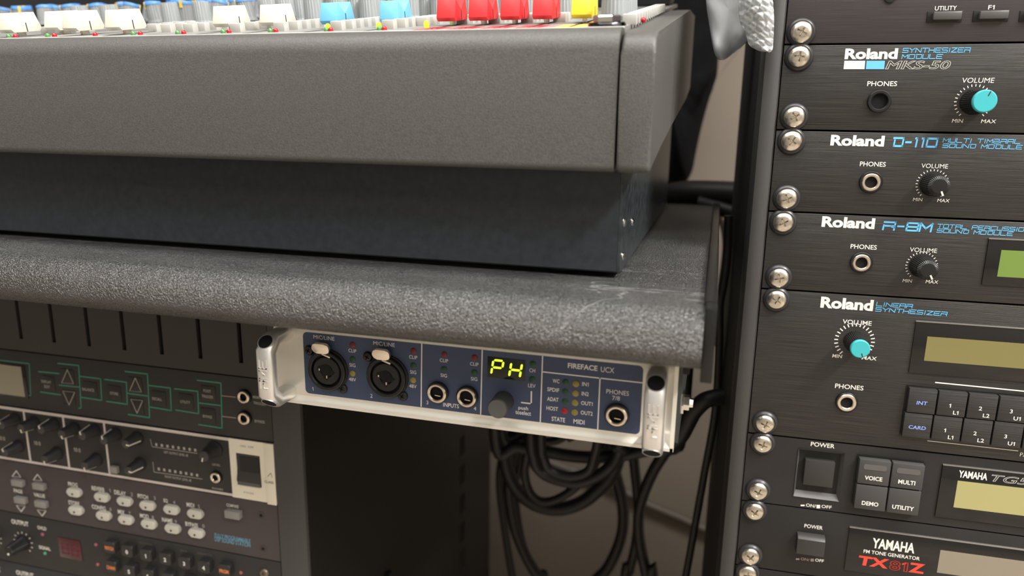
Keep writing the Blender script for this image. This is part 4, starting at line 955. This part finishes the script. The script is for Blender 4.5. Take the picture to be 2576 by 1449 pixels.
for cx, cy, t in ((885, 968, 'PATCH'), (898, 1125, 'CHAN'), (1815, 1155, 'PRGM')):
    u, v = K.uv(*z8(cx, cy-6), 5); k = K.part('mode_key', shared('nk', nk, nkm), nkm, (u, 0, v+.4))
    g = text_geo(t, 0, .03); h = 3.0; w = min(7.4, g[2]*h/g[3]); K.part('lettering', flat_text(g, -w/2, -h/2-.6, w, h, y=-5.12), orange_ink, parent=k)
for cx, cy, w in ((1180, 925, 'PROGRAM'), (1490, 985, 'BANK'), (1660, 1012, 'PARAMETER')): K.textc(w, *z8(cx, cy), 5, mat('faint_grey_ink', (.10, .095, .09), .6), bold=.01)
u, v = K.uv(*z8(2145, 1160)); K.part('panel_screw', cross_head(3.6, 2.2), mat('bronze_screw', (.22, .18, .14), .4, .8), (u, 0, v))
# lowest unit in view
Z = lunit('rack_unit', 'blue-black module with white OUTPUT print, lowest in the under-desk rack', 4*U, 1, mat('blue_black_panel', (.030, .032, .036), .5))
Z.textc('OUTPUT', *z8(205, 1172), 11, white_ink, bold=.025, wide=.82); Z.textc('MIX', *z8(-25, 1130), 11, white_ink, bold=.025, wide=.82)
# ------------------------------------------------------------------ cables hanging behind the desk edge
cabm = mat('black_rubber_cable', (.010, .0095, .009), .5)
def c5(x, y, Y): return at_y(1200+x/3.227, 1000+y/3.227, Y)
def cable(name, label, pts, r, m_=cabm, group=None, fn=c5):
    P = [fn(*p) for p in pts]
    if group:                                     # both ends run up to the underside of the desk
        P.insert(0, V((P[0].x, P[0].y, -100)))
        P.append(V((P[-1].x, P[-1].y, -100 if pts[-1][1] < 600 else 8-H0)))
    me = sweep(smooth_path(P, 8), circle(r, 10), up=V((0, 1, 0.3)))
    return tag(link(name, me, m_), label, 'cable', group)
G_ = 'black cables hanging behind the audio interface'
cable('cable', 'thick black cable in the lowest round loop behind the audio interface', [(330, 150, 640), (300, 300, 640), (225, 480, 645), (300, 710, 650), (450, 855, 650), (650, 905, 650), (850, 850, 650), (1010, 720, 650), (1110, 590, 645), (1160, 430, 640), (1180, 250, 640)], 7.0, group=G_)
cable('cable', 'black cable in a loop just inside the lowest loop', [(420, 150, 600), (410, 420, 600), (385, 600, 605), (430, 770, 610), (530, 845, 610), (680, 810, 610), (840, 690, 610), (950, 550, 605), (1000, 420, 600), (1010, 250, 600)], 4.2, group=G_)
cable('cable', 'black cable sagging in a shallow loop close under the audio interface', [(440, 200, 560), (460, 480, 565), (520, 600, 570), (650, 665, 570), (820, 690, 570), (970, 640, 570), (1090, 550, 568), (1160, 420, 560), (1170, 250, 560)], 5.2, group=G_)
cable('cable', 'black cable making the smallest sag under the audio interface', [(520, 240, 540), (545, 500, 545), (610, 600, 548), (760, 640, 548), (900, 600, 548), (950, 480, 545), (985, 330, 540), (990, 200, 540)], 4.0, group=G_)
cable('cable', 'black cable strung level just below the audio interface', [(150, 340, 580), (330, 400, 580), (560, 440, 582), (820, 480, 584), (1060, 480, 584), (1300, 445, 582), (1560, 370, 580), (1660, 260, 578)], 5.6, group=G_)
cable('cable', 'black cable curving low across below the audio interface left half', [(200, 250, 620), (420, 330, 622), (600, 355, 624), (720, 300, 622), (780, 180, 620)], 4.4, group=G_)
cable('cable', 'black cable dropping straight down beside the cabinet side', [(215, 250, 720), (185, 600, 720), (190, 800, 720), (230, 1100, 720), (285, 1449, 720), (330, 1700, 720)], 4.4, group=G_)
cable('cable', 'black cable swinging down in a long bow next to the cabinet', [(300, 300, 690), (255, 650, 690), (275, 900, 690), (340, 1160, 690), (500, 1449, 690), (760, 1600, 690), (1000, 1449, 690), (1110, 1290, 690), (1180, 1080, 690), (1180, 850, 690), (1120, 600, 690), (1080, 420, 690)], 6.0, group=G_)
cable('cable', 'thin black cable hanging within the long bow', [(360, 320, 705), (320, 700, 705), (330, 950, 705), (385, 1220, 705), (500, 1430, 705), (560, 1600, 705)], 3.6, group=G_)
cable('cable', 'black cable hanging down the middle of the bare wall', [(1255, 250, 660), (1275, 520, 660), (1300, 760, 662), (1310, 950, 664), (1290, 1180, 664), (1240, 1400, 664), (1190, 1600, 664)], 5.0, group=G_)
cable('cable', 'black cable slanting down from the desk corner then hanging', [(1660, 250, 600), (1530, 440, 604), (1430, 600, 610), (1350, 790, 616), (1312, 960, 620), (1320, 1160, 620), (1380, 1460, 620), (1420, 1650, 620)], 5.2, group=G_)
cable('cable', 'black cable running from the desk corner to the tall rack', [(1500, 440, 520), (1640, 320, 516), (1700, 220, 512), (1760, 110, 510), (1860, 20, 510), (2000, -10, 515)], 6.2)
cable('cable', 'grey cable sloping across the bare wall towards the tall rack', [(-700, 60, 1004), (250, 380, 1004), (600, 530, 1004), (1080, 705, 1004), (1360, 855, 1004), (1620, 965, 1004), (1960, 1110, 1004), (2900, 1420, 1004), (4200, 1800, 1004)], 5.0, mat('grey_cable', (.10, .085, .07), .6))
def c7(x, y, Y): return at_y(1650+x/2.414, y/2.414, Y)
cable('cable', 'thick black hose crossing level from the black padded bag to the tall rack', [(60, 1190, 690), (180, 1170, 690), (380, 1172, 688), (600, 1185, 684), (760, 1200, 680)], 11.0, fn=c7)
cable('cable', 'black cable drooping below the thick hose behind the desk', [(250, 1230, 680), (380, 1262, 680), (520, 1300, 676), (760, 1310, 672)], 7.0, fn=c7)
cable('cable', 'thin tan cord bending down behind the desk corner', [(60, 1228, 720), (220, 1222, 720), (330, 1245, 720), (395, 1340, 722), (420, 1480, 724), (400, 1680, 726), (370, 1850, 728), (350, 2100, 730)], 2.8, mat('tan_cord', (.13, .10, .075), .6), fn=c7)
cable('cable', 'black cord hanging between the desk edge and the tall rack', [(440, 1310, 560), (432, 1560, 560), (412, 1720, 560), (388, 1860, 560), (385, 2100, 562), (360, 2500, 565), (290, 2900, 570), (200, 3400, 572), (110, 3900, 574), (0, 4700, 576)], 3.2, fn=c7)

# ------------------------------------------------------------------ black padded bag behind the console
def pouch(name, outline, Yc, th, m_, n=10, wr=0., seed=1):
    """closed cushion-like solid from an outline of world (x,z) points around depth Yc"""
    P = smooth_path([(p[0], p[1], 0) for p in outline+[outline[0]]], 5)[:-1]
    c = V((sum(p.x for p in P)/len(P), sum(p.y for p in P)/len(P), 0)); rnd = random.Random(seed)
    ph = [rnd.random()*6.28 for _ in range(6)]
    bm = bmesh.new(); rings = []
    for j in range(n+1):
        a = math.pi*j/n; k = max(1e-3, math.sin(a))**.55; y = -math.cos(a)*th/2
        ring = []
        for p in P:
            q = c+(p-c)*k
            w = wr*(math.sin(q.x*.19+ph[0]+q.y*.05)+math.sin(q.y*.13+ph[1]-q.x*.07)*.8+math.sin((q.x+q.y)*.31+ph[2])*.5)*k
            ring.append(bm.verts.new((q.x, Yc+y+w*(1 if j < n/2 else -1), q.y)))
        rings.append(ring)
    for A_, B_ in zip(rings, rings[1:]):
        for k in range(len(A_)): bm.faces.new((A_[k], A_[(k+1) % len(A_)], B_[(k+1) % len(A_)], B_[k]))
    bm.faces.new(rings[0]); bm.faces.new(rings[-1][::-1])
    return mk(name, bm, 60)
def wz(px, py, Y): p = at_y(px, py, Y); return p.x, p.z
clothm = mat('black_padded_cloth', (.004, .004, .0045), .85, bump=(300, .3), spec=.08)
YB = 942
ol = [wz(*p, YB) for p in ((1640, -260), (1770, -240), (1806, -80), (1808, 90), (1804, 190), (1786, 245), (1766, 315), (1750, 390), (1739, 436), (1716, 462), (1640, 478), (1500, 470), (1440, 300), (1450, 0))]
bag = empty('padded_bag', (sum(p[0] for p in ol)/len(ol), YB, min(p[1] for p in ol)))
tag(bag, 'black padded cloth bag hanging on the wall behind the console', 'bag')
BZ = min(p[1] for p in ol)
link('bag_body', pouch('bag', ol, YB, 120, clothm, 12, 3., 3), clothm, bag, -V((bag.location.x*1000, YB, BZ)))
pp = [at_y(*p, YB-60) for p in ((1892, 80), (1862, 118), (1830, 158), (1808, 192), (1796, 225))]
st = sweep(smooth_path(pp, 6), [(-5, -1.2), (5, -1.2), (5, 1.2), (-5, 1.2)], up=V((0, 1, 0)))
link('strap', st, mat('taupe_strap', (.16, .13, .105), .6), bag, -V((bag.location.x*1000, YB, BZ)))

# ------------------------------------------------------------------ clear plastic bag and bubble wrap hanging by the rack
filmm = mat('milky_plastic_film', (.80, .83, .86), .3, coat=.3, bump=(45, .7, (1, 1, .4), .005), trans=.35)
YP = 500
ol = [wz(*p, YP) for p in ((1772, -120), (1776, 0), (1784, 60), (1794, 118), (1802, 141), (1818, 150), (1846, 134), (1878, 104), (1896, 60), (1900, -20), (1895, -120), (1830, -150))]
me = pouch('film', ol, YP, 26, filmm, 16, 3.4, 5)
tag(link('plastic_bag', me, filmm), 'milky clear plastic bag hanging between the console and the tall rack', 'plastic bag')
def bubble_sheet():
    YW = 418.0
    L_ = [wz(*p, YW) for p in ((1850, -160), (1855, -60), (1857, 0), (1861, 50), (1876, 84), (1884, 112), (1904, 125), (1922, 131))]
    R_ = [wz(*p, YW) for p in ((1936, -160), (1940, -60), (1943, 0), (1946, 40), (1945, 90), (1944, 118), (1941, 129), (1934, 133))]
    Lp = smooth_path([(x, z, 0) for x, z in L_], 20); Rp = smooth_path([(x, z, 0) for x, z in R_], 20)
    bm = bmesh.new(); nc = 60; rows = []; rows2 = []
    for j, (a, b) in enumerate(zip(Lp, Rp)):
        r1, r2 = [], []
        for i in range(nc+1):
            t = i/nc; p = a+(b-a)*t; fold = -7*math.sin(t*math.pi*.9)+1.5*math.sin(p.y*.15+t*3)
            wob = .9*math.sin(p.x*.31+p.y*.11)+.7*math.sin(p.y*.37-p.x*.2)
            gx = (p.x+wob)/4.4; gz = (p.y+wob*.8)/4.0; row = math.floor(gz); ox = .5 if row % 2 else 0
            fx = (gx+ox) % 1-.5; fz = gz % 1-.5; d = math.hypot(fx, fz)
            bulge = (1.35+.5*math.sin(row*2.1+math.floor(gx+ox)*1.7))*math.sqrt(max(0, 1-(d/.46)**2)) + .25*math.sin(p.x*1.7+p.y*2.3)
            r1.append(bm.verts.new((p.x, YW+fold-bulge, p.y))); r2.append(bm.verts.new((p.x, YW+fold+1.6, p.y)))
        rows.append(r1); rows2.append(r2)
    for R in (rows, rows2):
        for A_, B_ in zip(R, R[1:]):
            for i in range(nc): bm.faces.new((A_[i], A_[i+1], B_[i+1], B_[i]))
    n = len(rows)
    for j in range(n-1):
        for i in (0, nc): bm.faces.new((rows[j][i], rows[j+1][i], rows2[j+1][i], rows2[j][i]))
    for i in range(nc):
        for j in (0, n-1): bm.faces.new((rows[j][i], rows[j][i+1], rows2[j][i+1], rows2[j][i]))
    return mk('bubble', bm, 60)
bw = mat('bubble_wrap_film', (.80, .82, .83), .16, coat=.3, bump=(300, .4, (1, 1, 1), .0014), trans=.6, ior=1.3)
tag(link('bubble_wrap', bubble_sheet(), bw), 'strip of bubble wrap hanging at the tall rack post', 'bubble wrap')
